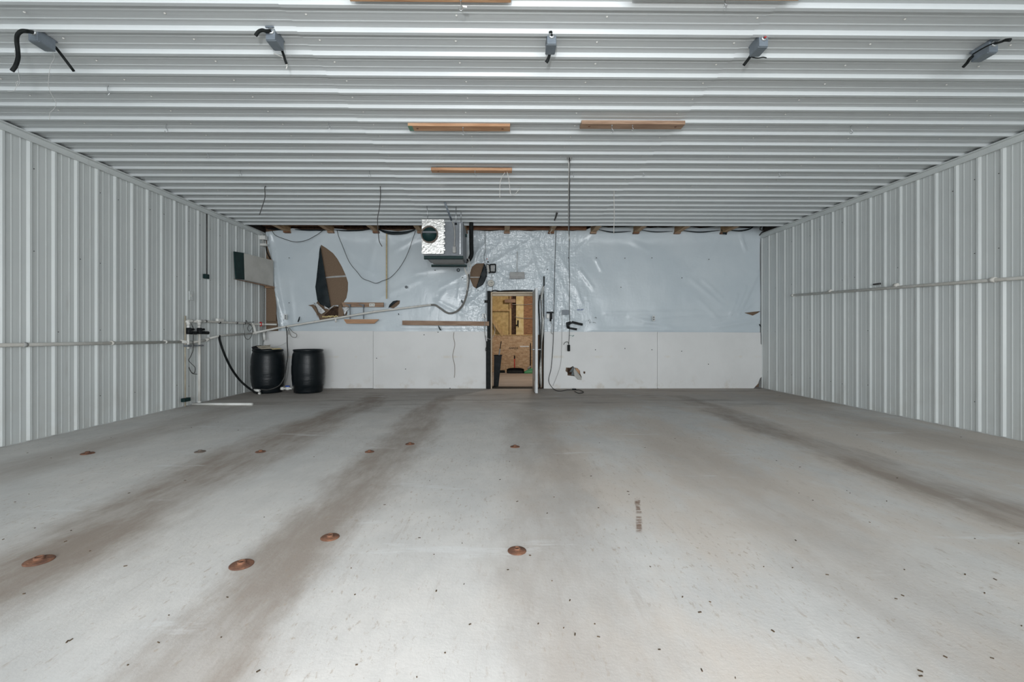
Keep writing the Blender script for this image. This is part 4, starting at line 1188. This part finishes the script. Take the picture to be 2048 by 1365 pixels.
tag(MB_.build('cord_plug', M_rubber, None, onZ(1148, 780, 0)), 'black plug lying at the end of the floor cord', 'plug')
cord('pale_cable', bwl([(1124, 630), (1124, 660), (1123, 700), (1121, 730), (1113, 755), (1106, 772)], .05), .004, M_tape, 'thin pale grey cord below the blank cover plate', 'cord')
# strips of black tape
for pts, lab in [([(1144, 642.2), (1166, 647.5), (1165, 652), (1142.5, 647)], 'upper strip of black tape on the plastic right of the door'),
                 ([(1133.5, 654), (1154.3, 657), (1153.5, 661.5), (1134.5, 657.5)], 'lower strip of black tape above the white board'),
                 ([(1132, 645.5), (1141, 643), (1144, 647), (1138, 651), (1139, 656), (1133, 655)], 'crumpled patch of black tape beside the hanging cable')]:
    b = MB().slab(bwl(pts, .075), (0, 1, 0), .006)
    tag(b.build('black_tape', M_black, None, centre(bwl(pts, .075))), lab, 'tape', 'black tape patches')
cord('teal_wire', bwl([(1139, 671), (1145, 672), (1148, 671), (1145, 674)], .04), .004, mat('teal_wire', (0.10, 0.25, 0.24), None, 10), 'thin teal wire end beside the hanging cable', 'wire')
# pen marks on the plastic
b = MB()
for pts in ([(1154, 619.5), (1160, 619.2)], [(1161.5, 619.2), (1167.5, 618.6)], [(1154, 621), (1159, 620.8)], [(1160, 620.6), (1166, 620.2)]):
    b.tube(bwl(pts, .075), .0035, 5)
b.build('blue_pen_marks', M_blue, sheet)['kind'] = 'stuff'
b = MB()
for pts in ([(1177, 640), (1179.5, 647.5)], [(1179, 639), (1181.5, 646)], [(1191, 634), (1192.5, 638)], [(1189, 636), (1193, 635.5)], [(1186, 645), (1190, 645.5), (1191.5, 647)]):
    b.tube(bwl(pts, .075), .0035, 5)
b.build('dark_pen_marks', M_wire, sheet)['kind'] = 'stuff'

# emergency light box over the door
t = thing('emergency_light', bw(1034, 557, .08), 'grey emergency light box above the door', 'emergency light')
MB().box(tuple(bw(1019.3, 557.5, .055)), tuple(bw(1049, 544.5, .15)), .008).build('housing', M_greyp, t)
MB().box(tuple(bw(1019, 557.7, .15)), tuple(bw(1049.3, 553.8, .158)), .002).build('lower_lens', mat('grey_lens', (0.25, 0.245, 0.24), None, 10, 0.4), t)
MB().tube(bwl([(1034.5, 544.5), (1034, 530), (1034.5, 503)], .085), .007, 6, 4).build('supply_wire', M_tape, t)
# black handled tool bracket
t = thing('work_lamp', bw(982, 547, .1), 'black framed work lamp fixed to the plastic by the door', 'work lamp')
b = MB(); b.tube([bw(x, y, .14) for x, y in [(979.5, 529.5), (989.5, 529), (991, 531), (990.8, 543), (989, 544.8), (980, 544.5)]], .014, 8, 3); b.build('handle', M_black, t)
MB().slab(bwl([(972.5, 527.5), (981, 530), (981.5, 545.5), (977.5, 547)], .13), (0, 1, 0), .06).build('lamp_body', M_black, t)
MB().slab(bwl([(973.5, 529.5), (977.5, 531), (979, 544.5), (976, 544.5)], .135), (0, -1, 0), .012).build('lens', M_greyboard, t)
MB().slab(bwl([(982.5, 531), (988.5, 531), (988.5, 543), (982.5, 543)], .08), (0, -1, 0), .01).build('label_plate', M_greyp, t)
MB().lathe([(0, .012), (.014, .010), (.016, 0)], bw(976, 524, .08), 'Y', 10).build('knob', M_black, t)
t = MB().lathe([(0, .008), (.010, .006), (.012, 0)], bw(974, 518, .08), 'Y', 10)
tag(t.build('red_push_pin', M_red, None, bw(974, 518, .08)), 'tiny red pin above the work lamp', 'pin')
# round white sounder
t = thing('round_sounder', bw(981.5, 574, .075), 'round off-white sounder hanging left above the door', 'sounder')
q = bw(981.8, 567, .07)
MB().lathe([(.072, 0), (.074, .03), (.066, .045), (.040, .046), (.036, .036), (.030, .036), (.026, .05), (0, .052)], q, 'Y', 28).build('case', mat('off_white', (0.55, 0.54, 0.49), (0.47, 0.46, 0.41), 14, .5), t)
MB().lathe([(0, .004), (.008, .003), (.009, 0)], q + Vector((.02, -.05, .01)), 'Y', 8).build('stud', M_black, t)
MB().tube(bwl([(983.5, 561), (984, 555), (983, 547)], .09), .006, 6, 4).build('chain_wire', M_tape, t)
MB().tube(bwl([(985, 573), (985, 582)], .09), .006, 6).build('lead', M_wire, t)
# cords left of the door
cord('thin_grey_wire', bwl([(970, 455), (970, 480), (971, 500), (968, 515), (973, 535), (973.5, 560), (972.5, 600), (972, 630)], .11), .005, M_wire, 'thin dark wire running down left of the door to the outlet', 'wire')
cord('power_cable', bwl([(970, 634), (969.5, 655), (970, 670), (973, 690), (971, 700), (974, 705)], .09), .007, M_wire, 'dark cord with a blunt end hanging from the outlet by the door', 'cord')
cord('outlet_loop', bwl([(970, 634), (969, 660), (971, 672), (979, 679), (986, 674), (990, 662), (988, 650)], .12), .0045, M_tape, 'pale loop of wire curling round the left door jamb', 'wire')
cord('thin_brown_wire', bwl([(908, 665), (907, 675), (909.5, 690), (905.5, 712), (909, 730), (909.5, 745), (908.5, 756)], .02), .005, mat('brown_wire', (0.22, 0.17, 0.12), None, 20), 'thin brown wire hanging down the white board', 'wire')
# small torn black slits in the plastic
for pts, lab in [([(876, 650), (880, 656), (883, 661.5), (879.5, 661), (877, 656)], 'small curved black slit in the plastic below the long plank'), ([(595, 644), (598, 634.5), (600, 633.5), (599, 640), (596.5, 645)], 'small black slit in the plastic left of the big hole'),
                 ([(922, 600), (925, 601), (925.5, 608), (923, 605)], 'small black slit beside the grey conduit'), ([(1518, 648.5), (1521, 649.5), (1522, 655), (1520, 653)], 'small black slit low in the right corner'),
                 ([(796, 628), (797.5, 627), (798.5, 631), (797, 630)], 'tiny black slit under the long pipe')]:
    b = MB().slab(bwl(pts, .085), (0, 1, 0), .008)
    o = b.build('slit_tear', M_plasticback, sheet)
t = MB().lathe([(.020, 0), (.028, .012), (.034, .010), (.036, 0)], bw(916.5, 540.5, .10), 'Y', 18)
tag(t.build('cable_ring', M_black, None, bw(916.5, 540.5, .1)), 'small black rubber ring on the plastic under the heater', 'ring')
b = MB().lathe([(0, .012), (.026, .010), (.03, 0)], bw(812.5, 574.5, .06), 'Y', 14)
tag(b.build('round_cover', M_gsteel, None, bw(812.5, 574.5, .06)), 'small grey round cap on the plastic between the holes', 'cap')

# ================================================================== LEFT WALL AND CORNER
XW = XL + 0.026
def lw(x, y, off=0.03): return onX(x, y, XL + off)
# low pipe, running along the left wall and rising across the back wall
pz = 1.07
t = thing('long_pipe', Vector((XL + .055, 7.4, 1.07)), 'long white pipe along the left wall rising across the plastic', 'pipe')
pA = [Vector((XL + .055, 3.0, 1.072)), Vector((XL + .055, 5.0, 1.072)), lw(375, 684, .055)]
MB().tube(pA, .021, 10).build('wall_run', M_pvc, t)
pB = [lw(384, 685.3, .06), lw(413, 680.6, .06)]
MB().tube([lw(362, 683.3, .055), lw(376, 685, .058), lw(384, 685.5, .06)], .027, 10).build('coupling', M_pvcb, t)
MB().tube(pB, .020, 10).build('middle_run', M_pvc, t)
MB().tube([lw(411, 681, .06), lw(415.5, 679.5, .06), lw(417, 678, .06)], .026, 10).build('elbow', M_pvc, t)
pC = [lw(416, 678, .06), lw(440, 671.7, .06), lw(503, 667.5, .10)]
MB().tube(pC, .019, 10).build('corner_run', M_pvc, t)
pD = [lw(503, 667.5, .10), bw(560, 655.6, .12), bw(650, 640.5, .12), bw(747, 624, .12), bw(862, 609.8, .12)]
MB().tube(pD, [.021, .021, .021, .021, .019], 10).build('rising_run', M_pvc, t)
for x, y in ((747, 624), (630, 644), (575, 653)):
    q = bw(x, y, .12); MB().tube([q + Vector((-.012, 0, -.002)), q + Vector((.012, 0, .002))], .026, 10).build('clip', M_pvc, t)
MB().tube([bw(671, 637, .12), bw(672, 645, .12)], .02, 8).build('drip_tee', M_pvcb, t)
for Yk in (4.95, 6.05, 7.0):
    MB().tube([(XL + .055, Yk - .02, 1.072), (XL + .055, Yk + .02, 1.072)], .026, 10).box((XL + .03, Yk - .012, 1.045), (XL + .06, Yk + .012, 1.10)).build('clip', M_pvc if Yk > 5.5 else M_tape, t)
# upper pipe
t = thing('upper_pipe', lw(440, 645.5, .07), 'upper white pipe along the left wall above the pumps', 'pipe')
zu = 1.41
U = [lw(377.5, 643.5, .075), lw(411, 643.3, .075), lw(489, 647, .075), lw(505, 648.6, .10)]
MB().tube(U, .019, 10).build('pipe_run', M_pvc, t)
MB().tube([lw(375, 646, .075), lw(376, 643, .075), lw(384, 642.5, .075)], .030, 10, 4).build('elbow', M_pvcb, t)
MB().tube([lw(394, 643, .075), lw(404, 643, .075)], .028, 10).build('tee', M_pvcb, t)
MB().tube([lw(503, 648, .10), lw(506.5, 650, .11), lw(510.5, 664, .13), lw(513, 668, .14)], .026, 10, 4).build('drop_elbow', M_pvcb, t)
for x, y in ((411.5, 643), (439, 645.5), (473, 646.4), (489, 647)):
    q = lw(x, y, .075); MB().tube([q + Vector((0, -.014, 0)), q + Vector((0, .014, 0))], .023, 10).build('clip', M_wire, t)
q = lw(440, 641, .075); MB().box(q + Vector((-.02, -.10, -.02)), q + Vector((.03, .08, .03)), .008).build('white_bracket', M_pvcb, t)
t = thing('valve_pipe', bw(530, 649, .15), 'short white pipe with a red valve in the left corner', 'pipe')
MB().tube([onY(507, 649, 9.45), bw(524, 649, .15), bw(553, 649.5, .15)], .020, 10).build('pipe_run', M_pvc, t)
q = bw(524, 649, .15)
MB().tube([q + Vector((-.045, 0, 0)), q + Vector((.045, 0, 0))], .028, 10).build('valve_body', M_pvcb, t)
MB().box(q + Vector((-.022, -.06, -.045)), q + Vector((.022, -.028, .05)), .008).build('red_handle', M_red, t)
t = MB().tube([lw(527.5, 664, .25) if False else bw(527.6, 664, .2), bw(529, 681, .2)], .026, 10)
tag(t.build('spout_pipe', M_pvcb, None, bw(529, 681, .2)), 'short white spout hanging above the lidded barrel', 'pipe')
# pumps
def pump(x, label, tail):
    t = thing('small_pump', lw(x, 669, .075), label, 'pump', 'small pumps on the left wall')
    MB().lathe([(.022, 0), (.022, .05), (.028, .05), (.028, .085)], lw(x, 656, .075), 'Z', 14).build('inlet_fitting', M_pvcb, t)
    q = lw(x + 1, 662.5, .08)
    MB().lathe([(.0, -.05), (.035, -.05), (.04, -.03), (.04, .045), (.03, .055), (0, .055)], q, 'Z', 16).build('pump_body', M_black, t)
    MB().tube([q + Vector((.0, .02, -.025)), q + Vector((.01, .16 + tail, -.03))], .028, 10).build('motor', M_black, t)
    MB().tube([q + Vector((.0, .02, .02)), q + Vector((.01, .10, .03))], .02, 10).build('terminal', M_black, t)
    return t
pump(376.5, 'left one of the two black pumps on the left wall', 0)
pump(398, 'right one of the two black pumps on the left wall', .05)
t = thing('drain_stub', lw(376.3, 698, .075), 'short white pipe stub below the left pump', 'pipe')
MB().tube([lw(376.3, 669, .075), lw(376.3, 698, .075)], .020, 10).build('pipe_run', M_pvcb, t)
MB().box(lw(376.3, 693, .075) + Vector((-.04, -.05, -.01)), lw(376.3, 691, .075) + Vector((.03, .05, .01)), .003).build('clamp', M_gsteel, t)
t = thing('standpipe', lw(398.7, 804, .075), 'white standpipe from the right pump down to the floor', 'pipe')
q0 = lw(398.7, 669, .075); q1 = Vector((q0.x, q0.y, .0))
MB().tube([q0, q1], .021, 10).build('pipe_run', M_pvc, t)
q = lw(398.7, 691.5, .075); MB().box(q + Vector((-.05, -.07, -.012)), q + Vector((.03, .07, .012)), .003).build('clamp', M_gsteel, t)
MB().tube([q1 + Vector((0, 0, .005)), q1 + Vector((0, 0, .05))], .028, 10).build('foot_coupling', M_pvcb, t)
# thin conduit with a dark box near the floor
t = thing('conduit_riser', lw(370.5, 813, .04), 'thin tan conduit with a dark box near the floor', 'conduit')
q0 = lw(370.5, 632, .045); MB().tube([q0, Vector((q0.x, q0.y, .005))], .012, 8).build('riser', mat('tan_conduit', (0.46, 0.42, 0.33), (0.38, 0.33, 0.25), 8, .6), t)
q = lw(371.5, 800, .06); MB().box(q + Vector((-.03, -.075, -.03)), q + Vector((.03, .075, .03)), .006).build('dark_box', M_green, t)
cord('pump_lead', [lw(x, y, .10) for x, y in [(383, 648), (386.5, 660), (386.5, 680), (386, 700), (381, 714), (377, 721), (383, 728), (390, 736), (388, 747), (381, 743), (378, 735), (384, 747), (394, 749)]], .005, M_wire, 'dark thin lead dangling from the left pump')
# coil of wire at the pipe corner
cord('wire_coil', [lw(x, y, .14) for x, y in [(487, 648), (488, 660), (490, 675), (497, 679), (503, 672), (505, 658), (500, 650), (495, 657), (499, 663), (504, 656), (500, 649), (493, 646), (492, 641), (496, 645), (508, 644)]], .005, M_wire, 'coil of thin wire on the pipes in the left corner', 'wire')
# wire bundle hanging over the barrels
t = MB(); t.tube([bw(572, 654, .16), bw(574, 668, .2), bw(574.5, 688, .3), onY(575.5, 712, 9.3), onY(573, 730, 9.05), onY(571, 745, 8.95), onY(568, 757, 8.92), onY(560, 770, 8.90), onY(548, 777, 8.9), onY(535, 780, 8.9), onY(522, 779.5, 8.9)], .011, 8, 8)
tag(t.build('barrel_cable', M_wire, None, onY(522, 780, 8.95)), 'dark cable hanging between the barrels to the left barrel foot', 'cable')
cord('barrel_wire_twist', bwl([(574, 655), (578, 660), (580, 668), (584, 674), (592, 675), (593, 669), (585, 664), (579, 657), (576, 663), (578, 670)], .18), .005, M_chain, 'small tangle of brown wire on the pipe above the barrels', 'wire')
cord('lid_wire', [bw(522, 671, .25), bw(526, 682, .3), bw(529, 690, .4), bw(545, 695, .4), bw(560, 692, .4), bw(572, 686, .3)], .004, M_tape, 'thin pale wire slung over the lidded barrel', 'wire')
# black hose to the floor
hp = [lw(438.8, 672, .07), lw(439.3, 680, .10), lw(443, 693, .13), lw(451, 714, .16), lw(463, 738, .19), onY(478, 759, 8.72), onY(494, 774, 8.85), onY(508, 783, 8.93), onY(521, 787, 8.96)]
cord('black_hose', hp, .019, M_rubber, 'black hose sagging from the left wall pipe to the floor', 'hose', 10, 8)
q = onY(521, 786, 8.96)
t = thing('hose_fitting', Vector((q.x, q.y, .02)), 'white hose fitting at the foot of the left barrel', 'fitting')
MB().tube([onY(508, 781, 8.95), onY(520, 782, 8.95)], .028, 10).build('barb', M_pvcb, t)
MB().tube([onY(517, 787.5, 8.93), onY(521, 787.5, 8.93)], .022, 10).build('elbow', M_pvcb, t)

# chain in the corner
q0, q1 = onY(529, 572, 9.72), onY(528, 655, 9.72)
t = MB(); n = 30
for i in range(n):
    c = q0 + (q1 - q0) * (i / n); L = (q1 - q0).length / n * .62
    dx, dy = (.009, 0) if i % 2 else (0, .009)
    t.tube([c + Vector((dx, dy, 0)), c + Vector((dx, dy, -L)), c + Vector((-dx, -dy, -L)), c + Vector((-dx, -dy, 0)), c + Vector((dx, dy, 0))], .003, 5, 2, False)
tag(t.build('hanging_chain', M_chain, None, q1), 'thin chain hanging below the grey board in the left corner', 'chain')
# dark green sheet and grey board in the corner
YG0, YG1 = lw(467.5, 530, .03).y, lw(488.5, 530, .04).y
t = MB().slab([lw(466.8, 503.3, .03), lw(488, 506.5, .045), lw(489.5, 560, .045), lw(470.3, 558.3, .03)], (1, 0, 0), .02)
tag(t.build('green_board', M_green, None, lw(478, 559, .03)), 'dark green square panel high on the left wall', 'panel')
t = MB().slab([lw(487.5, 507, .06), onY(545, 521.5, 9.80), onY(545, 573, 9.80), lw(489, 560.5, .06)], (0.99, -.14, 0), .02)
tag(t.build('corner_board', M_greyboard, None, lw(510, 566, .1)), 'grey board across the left corner beside the green panel', 'board')
t = MB().slab([lw(466, 558.5, .03), lw(470, 559, .03), onY(545, 574, 9.78), onY(545, 576, 9.78), lw(489, 563, .05)], (.99, -.14, 0), .05)
tag(t.build('board_ledge', M_lumber2, None, lw(500, 566, .05)), 'narrow wooden ledge under the grey corner board', 'ledge')
t = MB().box(tuple(bw(531, 576.5, .06)), tuple(bw(546, 572.5, .10)), .002)
tag(t.build('orange_batten', M_lumber, None, bw(538, 576, .06)), 'short orange batten end below the grey corner board', 'batten')
t = MB().box(tuple(bw(530, 521.5, .06)), tuple(bw(542, 519, .10)), .002)
tag(t.build('orange_batten', M_lumber, None, bw(536, 521, .06)), 'short orange batten end above the grey corner board', 'batten')
t = MB().box(tuple(bw(533, 643, -.02)), tuple(bw(552, 575, .0)), .003)
tag(t.build('brown_panel', M_fibre, None, bw(542, 643)), 'bare brown panel beside the left edge of the plastic', 'panel')
t = thing('corner_box', bw(526, 493, .06), 'small white electrical box high in the left corner', 'electrical box')
MB().box(tuple(bw(522, 481, .06)), tuple(bw(530, 471, .16)), .006).build('box', M_white, t)
MB().box(tuple(bw(521.5, 493, .06)), tuple(bw(532, 487, .14)), .006).build('lower_box', M_white, t)
MB().tube(bwl([(524, 464), (525, 475), (527, 488)], .12), .012, 8, 4).build('lead', M_tape, t)
cord('corner_cable', bwl([(532, 494), (534, 505), (540, 517), (541, 521)], .06), .012, M_rubber, 'thick black cable behind the plastic in the left corner', 'cable')
# wall box with conduit
t = thing('wall_outlet_box', lw(413, 558, .05), 'small dark box on a thin conduit on the left wall', 'outlet box')
q = lw(412.3, 553.3, .05); MB().box(q + Vector((-.03, -.045, -.04)), q + Vector((.03, .045, .04)), .006).build('box', M_green, t)
q1 = Vector((XL + .032, lw(413.5, 500, .03).y, ZC - .1)); MB().tube([q1, Vector((q1.x, q1.y, q.z + .03))], .010, 8).build('conduit', M_wire, t)
q = lw(381, 592, .03); t = thing('wall_switch', q, 'white switch plate on the left wall above the pumps', 'switch plate')
MB().box(q + Vector((0, -.045, -.075)), q + Vector((.012, .045, .075)), .003).build('plate', M_sheet, t); MB().box(q + Vector((.012, -.012, -.02)), q + Vector((.018, .012, .02)), .002).build('rocker', M_white, t)

# barrels
def barrel(cx_px, Yc, label):
    c = onY(cx_px, 750, Yc); c.z = 0.002
    t = thing('plastic_barrel', c, label, 'barrel', 'black barrels by the back wall')
    R_ = .318; Hh = .885
    prof = [(0, .0), (.255, .0), (.272, .012), (.276, .05), (.285, .12)]
    n = 16
    for i in range(n + 1):
        u = i / n; z = .14 + (Hh - .24) * u
        prof.append((.287 + .031 * math.sin(math.pi * (0.08 + .84 * u)) ** .8 - (.004 if i in (5, 11) else 0), z))
    prof += [(.285, Hh - .07), (.278, Hh - .05), (.270, Hh - .04)]
    MB().lathe(prof, c, 'Z', 48).build('barrel_body', M_barrel, t)
    MB().lathe([(.270, Hh - .045), (.284, Hh - .04), (.289, Hh - .03), (.289, Hh - .008), (.282, Hh), (.270, Hh), (.266, Hh - .02), (0, Hh - .022)], c, 'Z', 48).build('rim', M_barrel, t)
    return t, c
def make_barrel():
    m, nt, b = nodes_of('barrel_plastic'); h = NT(nt)
    p, x, y, z = h.pos()
    h.link(h.mix(h.ramp(h.noise(p, 4, 4, .6), .4, .7), (0.006, 0.009, 0.011), (0.011, 0.015, 0.018)), b.inputs['Base Color'])
    b.inputs['Roughness'].default_value = .34; b.inputs['Specular IOR Level'].default_value = .3
    h.bump(b, h.noise(p, 10, 2, .5, (.5, .5, 9)), .25, .01)
    return m
M_barrel = make_barrel()
t, c1 = barrel(536, 9.32, 'black plastic barrel with cardboard scraps on top, in the corner')
t2, c2 = barrel(616.5, 9.32, 'black plastic barrel with a bare rim, right of the other one')
# scraps on the left barrel
b = MB(); z = .885
b.slab([onY(513, 693.5, 9.1), onY(541, 691, 9.2), onY(540, 695, 9.1), onY(548, 697.5, 9.1), onY(522, 699, 9.02)], (0, .2, 1), .008)
tag(b.build('cardboard_scrap', M_card, None, onY(530, 697, 9.1)), 'grey cardboard scrap lying on the left barrel', 'cardboard')
b = MB(); b.slab([onY(503, 695.5, 9.1), onY(513, 692.5, 9.15), onY(523, 692, 9.2), onY(514, 697, 9.1), onY(523, 700, 9.0), onY(505, 699.5, 9.0)], (0, .2, 1), .01)
tag(b.build('black_lid_piece', M_black, None, onY(510, 697, 9.1)), 'broken black lid piece on the left barrel', 'lid')
b = MB(); b.slab([onY(541, 698, 9.15), onY(560, 697, 9.2), onY(563, 698.5, 9.1), onY(545, 699.5, 9.05)], (0, .2, 1), .006)
tag(b.build('cardboard_scrap', M_pale, None, onY(550, 698, 9.1)), 'yellowed flat scrap on the right of the left barrel', 'cardboard')
# valve between the barrels
t = thing('barrel_valve', onY(574, 782, 9.2), 'white tap with a blue handle joining the two barrels', 'valve')
zv = onY(574, 777.5, 9.2).z
xa = onY(562, 777, 9.2).x; xb = onY(584, 777, 9.2).x
MB().tube([(xa, 9.2, zv), (xb, 9.2, zv)], .020, 12).build('tail_pipe', M_pvcb, t)
MB().tube([(xa - .0, 9.2, zv), (xa + .05, 9.2, zv)], .034, 12).build('union_nut', M_pvcb, t)
q = onY(575, 776.5, 9.2); MB().lathe([(.0, -.045), (.03, -.04), (.036, 0), (.03, .04), (0, .045)], (q.x, 9.2, zv), 'X', 14).build('ball_body', M_pvcb, t)
MB().box((q.x - .04, 9.18, zv + .035), (q.x + .045, 9.22, zv + .06), .008).build('blue_handle', M_blue, t)
# loose pipe on the floor
q0 = onZ(384.5, 808.8, .022); q0.x = max(q0.x, XL + .06); q1 = onZ(505, 809, .022)
t = MB().tube([q0, q1], .022, 12)
tag(t.build('loose_pipe', M_pvcb, None, (q0 + q1) / 2 + Vector((0, 0, -.022))), 'loose white pipe lying on the floor by the left wall', 'pipe')

# ================================================================== RIGHT WALL
t = thing('wall_pipe', onX(1800, 573, XR - .055), 'long white pipe sloping along the right wall', 'pipe')
P0 = onX(1583, 591, XR - .05); P1 = onX(2048, 556, XR - .05); P2 = P1 + (P1 - P0) * .7
MB().tube([P0, P1, P2], .021, 12).build('pipe_run', M_pvc, t)
for x, y in ((1586, 590.8), (1660, 583), (1792, 571), (1985, 560)):
    q = onX(x, y, XR - .05); d = (P1 - P0).normalized() * .03
    MB().tube([q - d, q + d], .026, 12).box(q + Vector((.0, -.012, -.03)), q + Vector((.045, .012, .03))).build('clip', M_pvc, t)
q = onX(1754.5, 568.5, XR - .03); t = MB().box(q + Vector((-.02, -.06, -.012)), q + Vector((.01, .06, .012)), .004)
tag(t.build('pipe_tag', M_wire, None, q), 'tiny dark clip just above the right wall pipe', 'clip')
# torn wires in the right upper corner
cord('corner_wires', [onY(x, y, 9.6) for x, y in [(1518, 447), (1522, 453), (1520, 459), (1526, 462), (1522, 467), (1519, 471)]], .012, M_wire, 'dark wire tangle in the right upper corner', 'wire')
t = wavy_flap('torn_end', [(1438, 462), (1450, 461), (1449, 472), (1441, 470)], .10, sheet, M_plasticback, .01)

# ================================================================== RUSTY FLOOR PLATES
def plate_proto(m, label):
    t = thing('floor_plate', (0, 0, 0), label, 'floor plate', 'rusty plates on the floor')
    MB().lathe([(0, .002), (.083, 0), (.083, .004), (.078, .008), (.05, .011), (.032, .013), (.028, .015)], (0, 0, 0), 'Z', 28).build('flange', m, t)
    MB().lathe([(.030, .012), (.030, .026), (.028, .030), (.022, .030), (.019, .026), (.019, .017), (0, .016)], (0, 0, 0), 'Z', 20).build('hub', m, t)
    MB().lathe([(.0185, .016), (.0185, .018), (0, .018)], (0, 0, 0), 'Z', 16).build('socket', M_hole, t)
    return t
specs = [(1034, 1103, 1.05, M_rust, 'rusty round floor plate in the middle of the floor, nearest one'), (483, 1131, 1.18, M_rust, 'rusty round floor plate front left, on the edge of the inner track'),
         (660, 1076, 1.08, M_rust, 'rusty round floor plate lying inside the inner brown track'), (78, 1123, 1.28, M_rust, 'rusty round floor plate at the left picture edge'),
         (175, 908, 1.18, M_rust, 'thin-looking rusty floor plate closest to the left wall'), (400, 904.5, 1.05, M_rustg, 'greyish floor plate in the back row left'),
         (521, 904.5, 1.0, M_rust, 'rusty floor plate in the outer brown track, back row'), (739, 904.5, .95, M_rust, 'rusty floor plate in the back row beside the inner track'),
         (820, 889, 1.0, M_rust, 'farthest rusty floor plate, touching the inner track'), (1030, 894.5, 1.05, M_rust, 'rusty floor plate in the back row below the door')]
protos = {}
random.seed(5)
for px, py, s, m, lab in specs:
    if m.name not in protos: protos[m.name] = t = plate_proto(m, lab)
    else: t = copy_tree(protos[m.name])
    t['label'] = lab
    p = onZ(px, py, 0.0)
    t.location = (p.x, p.y, 0.001); s *= .585; t.scale = (s, s, s); t.rotation_euler = (0, 0, random.uniform(0, 6))
# dirt crumbs, chips and leaves scattered over the concrete
b = MB(); random.seed(21)
spots = [(1256, 984), (868 / 1, 1110), (1290, 896), (1350, 878), (1792, 905), (1765, 884), (1922, 875), (1600, 935), (1553, 922), (1700, 987), (131, 1084), (180, 1103), (222, 876), (436, 845), (102, 917), (310, 830), (560, 793), (565, 798), (890, 1307), (1108, 995), (1104, 1163), (1182, 953), (1197, 1275),
         (1365, 1195), (1420, 1205), (30, 1005), (258, 987), (1258, 990), (1060, 1112), (940, 1250), (1150, 1270), (1000, 960), (1560, 792), (1990, 1160), (1930, 1150)]
for k in range(70): spots.append((random.uniform(0, 2048), 800 + random.random() ** .7 * 560))
for x, y in spots:
    p = onZ(x, y, 0.0)
    if p.x < XL + .15 or p.x > XR - .15 or p.y > 9.7: continue
    a = random.uniform(0, 6.28); L = random.uniform(.002, .0065) * (1 + .1 * p.y); w = random.uniform(.001, .0024) * (1 + .1 * p.y)
    d = Vector((math.cos(a), math.sin(a), 0)); n_ = Vector((-d.y, d.x, 0))
    b.obox(p + Vector((0, 0, .0015)), d * L, n_ * w, Vector((0, 0, .0015)))
o = b.build('floor_debris', M_leaf); tag(o, 'scattered crumbs, chips and bits of leaf on the concrete', 'debris', kind='stuff')
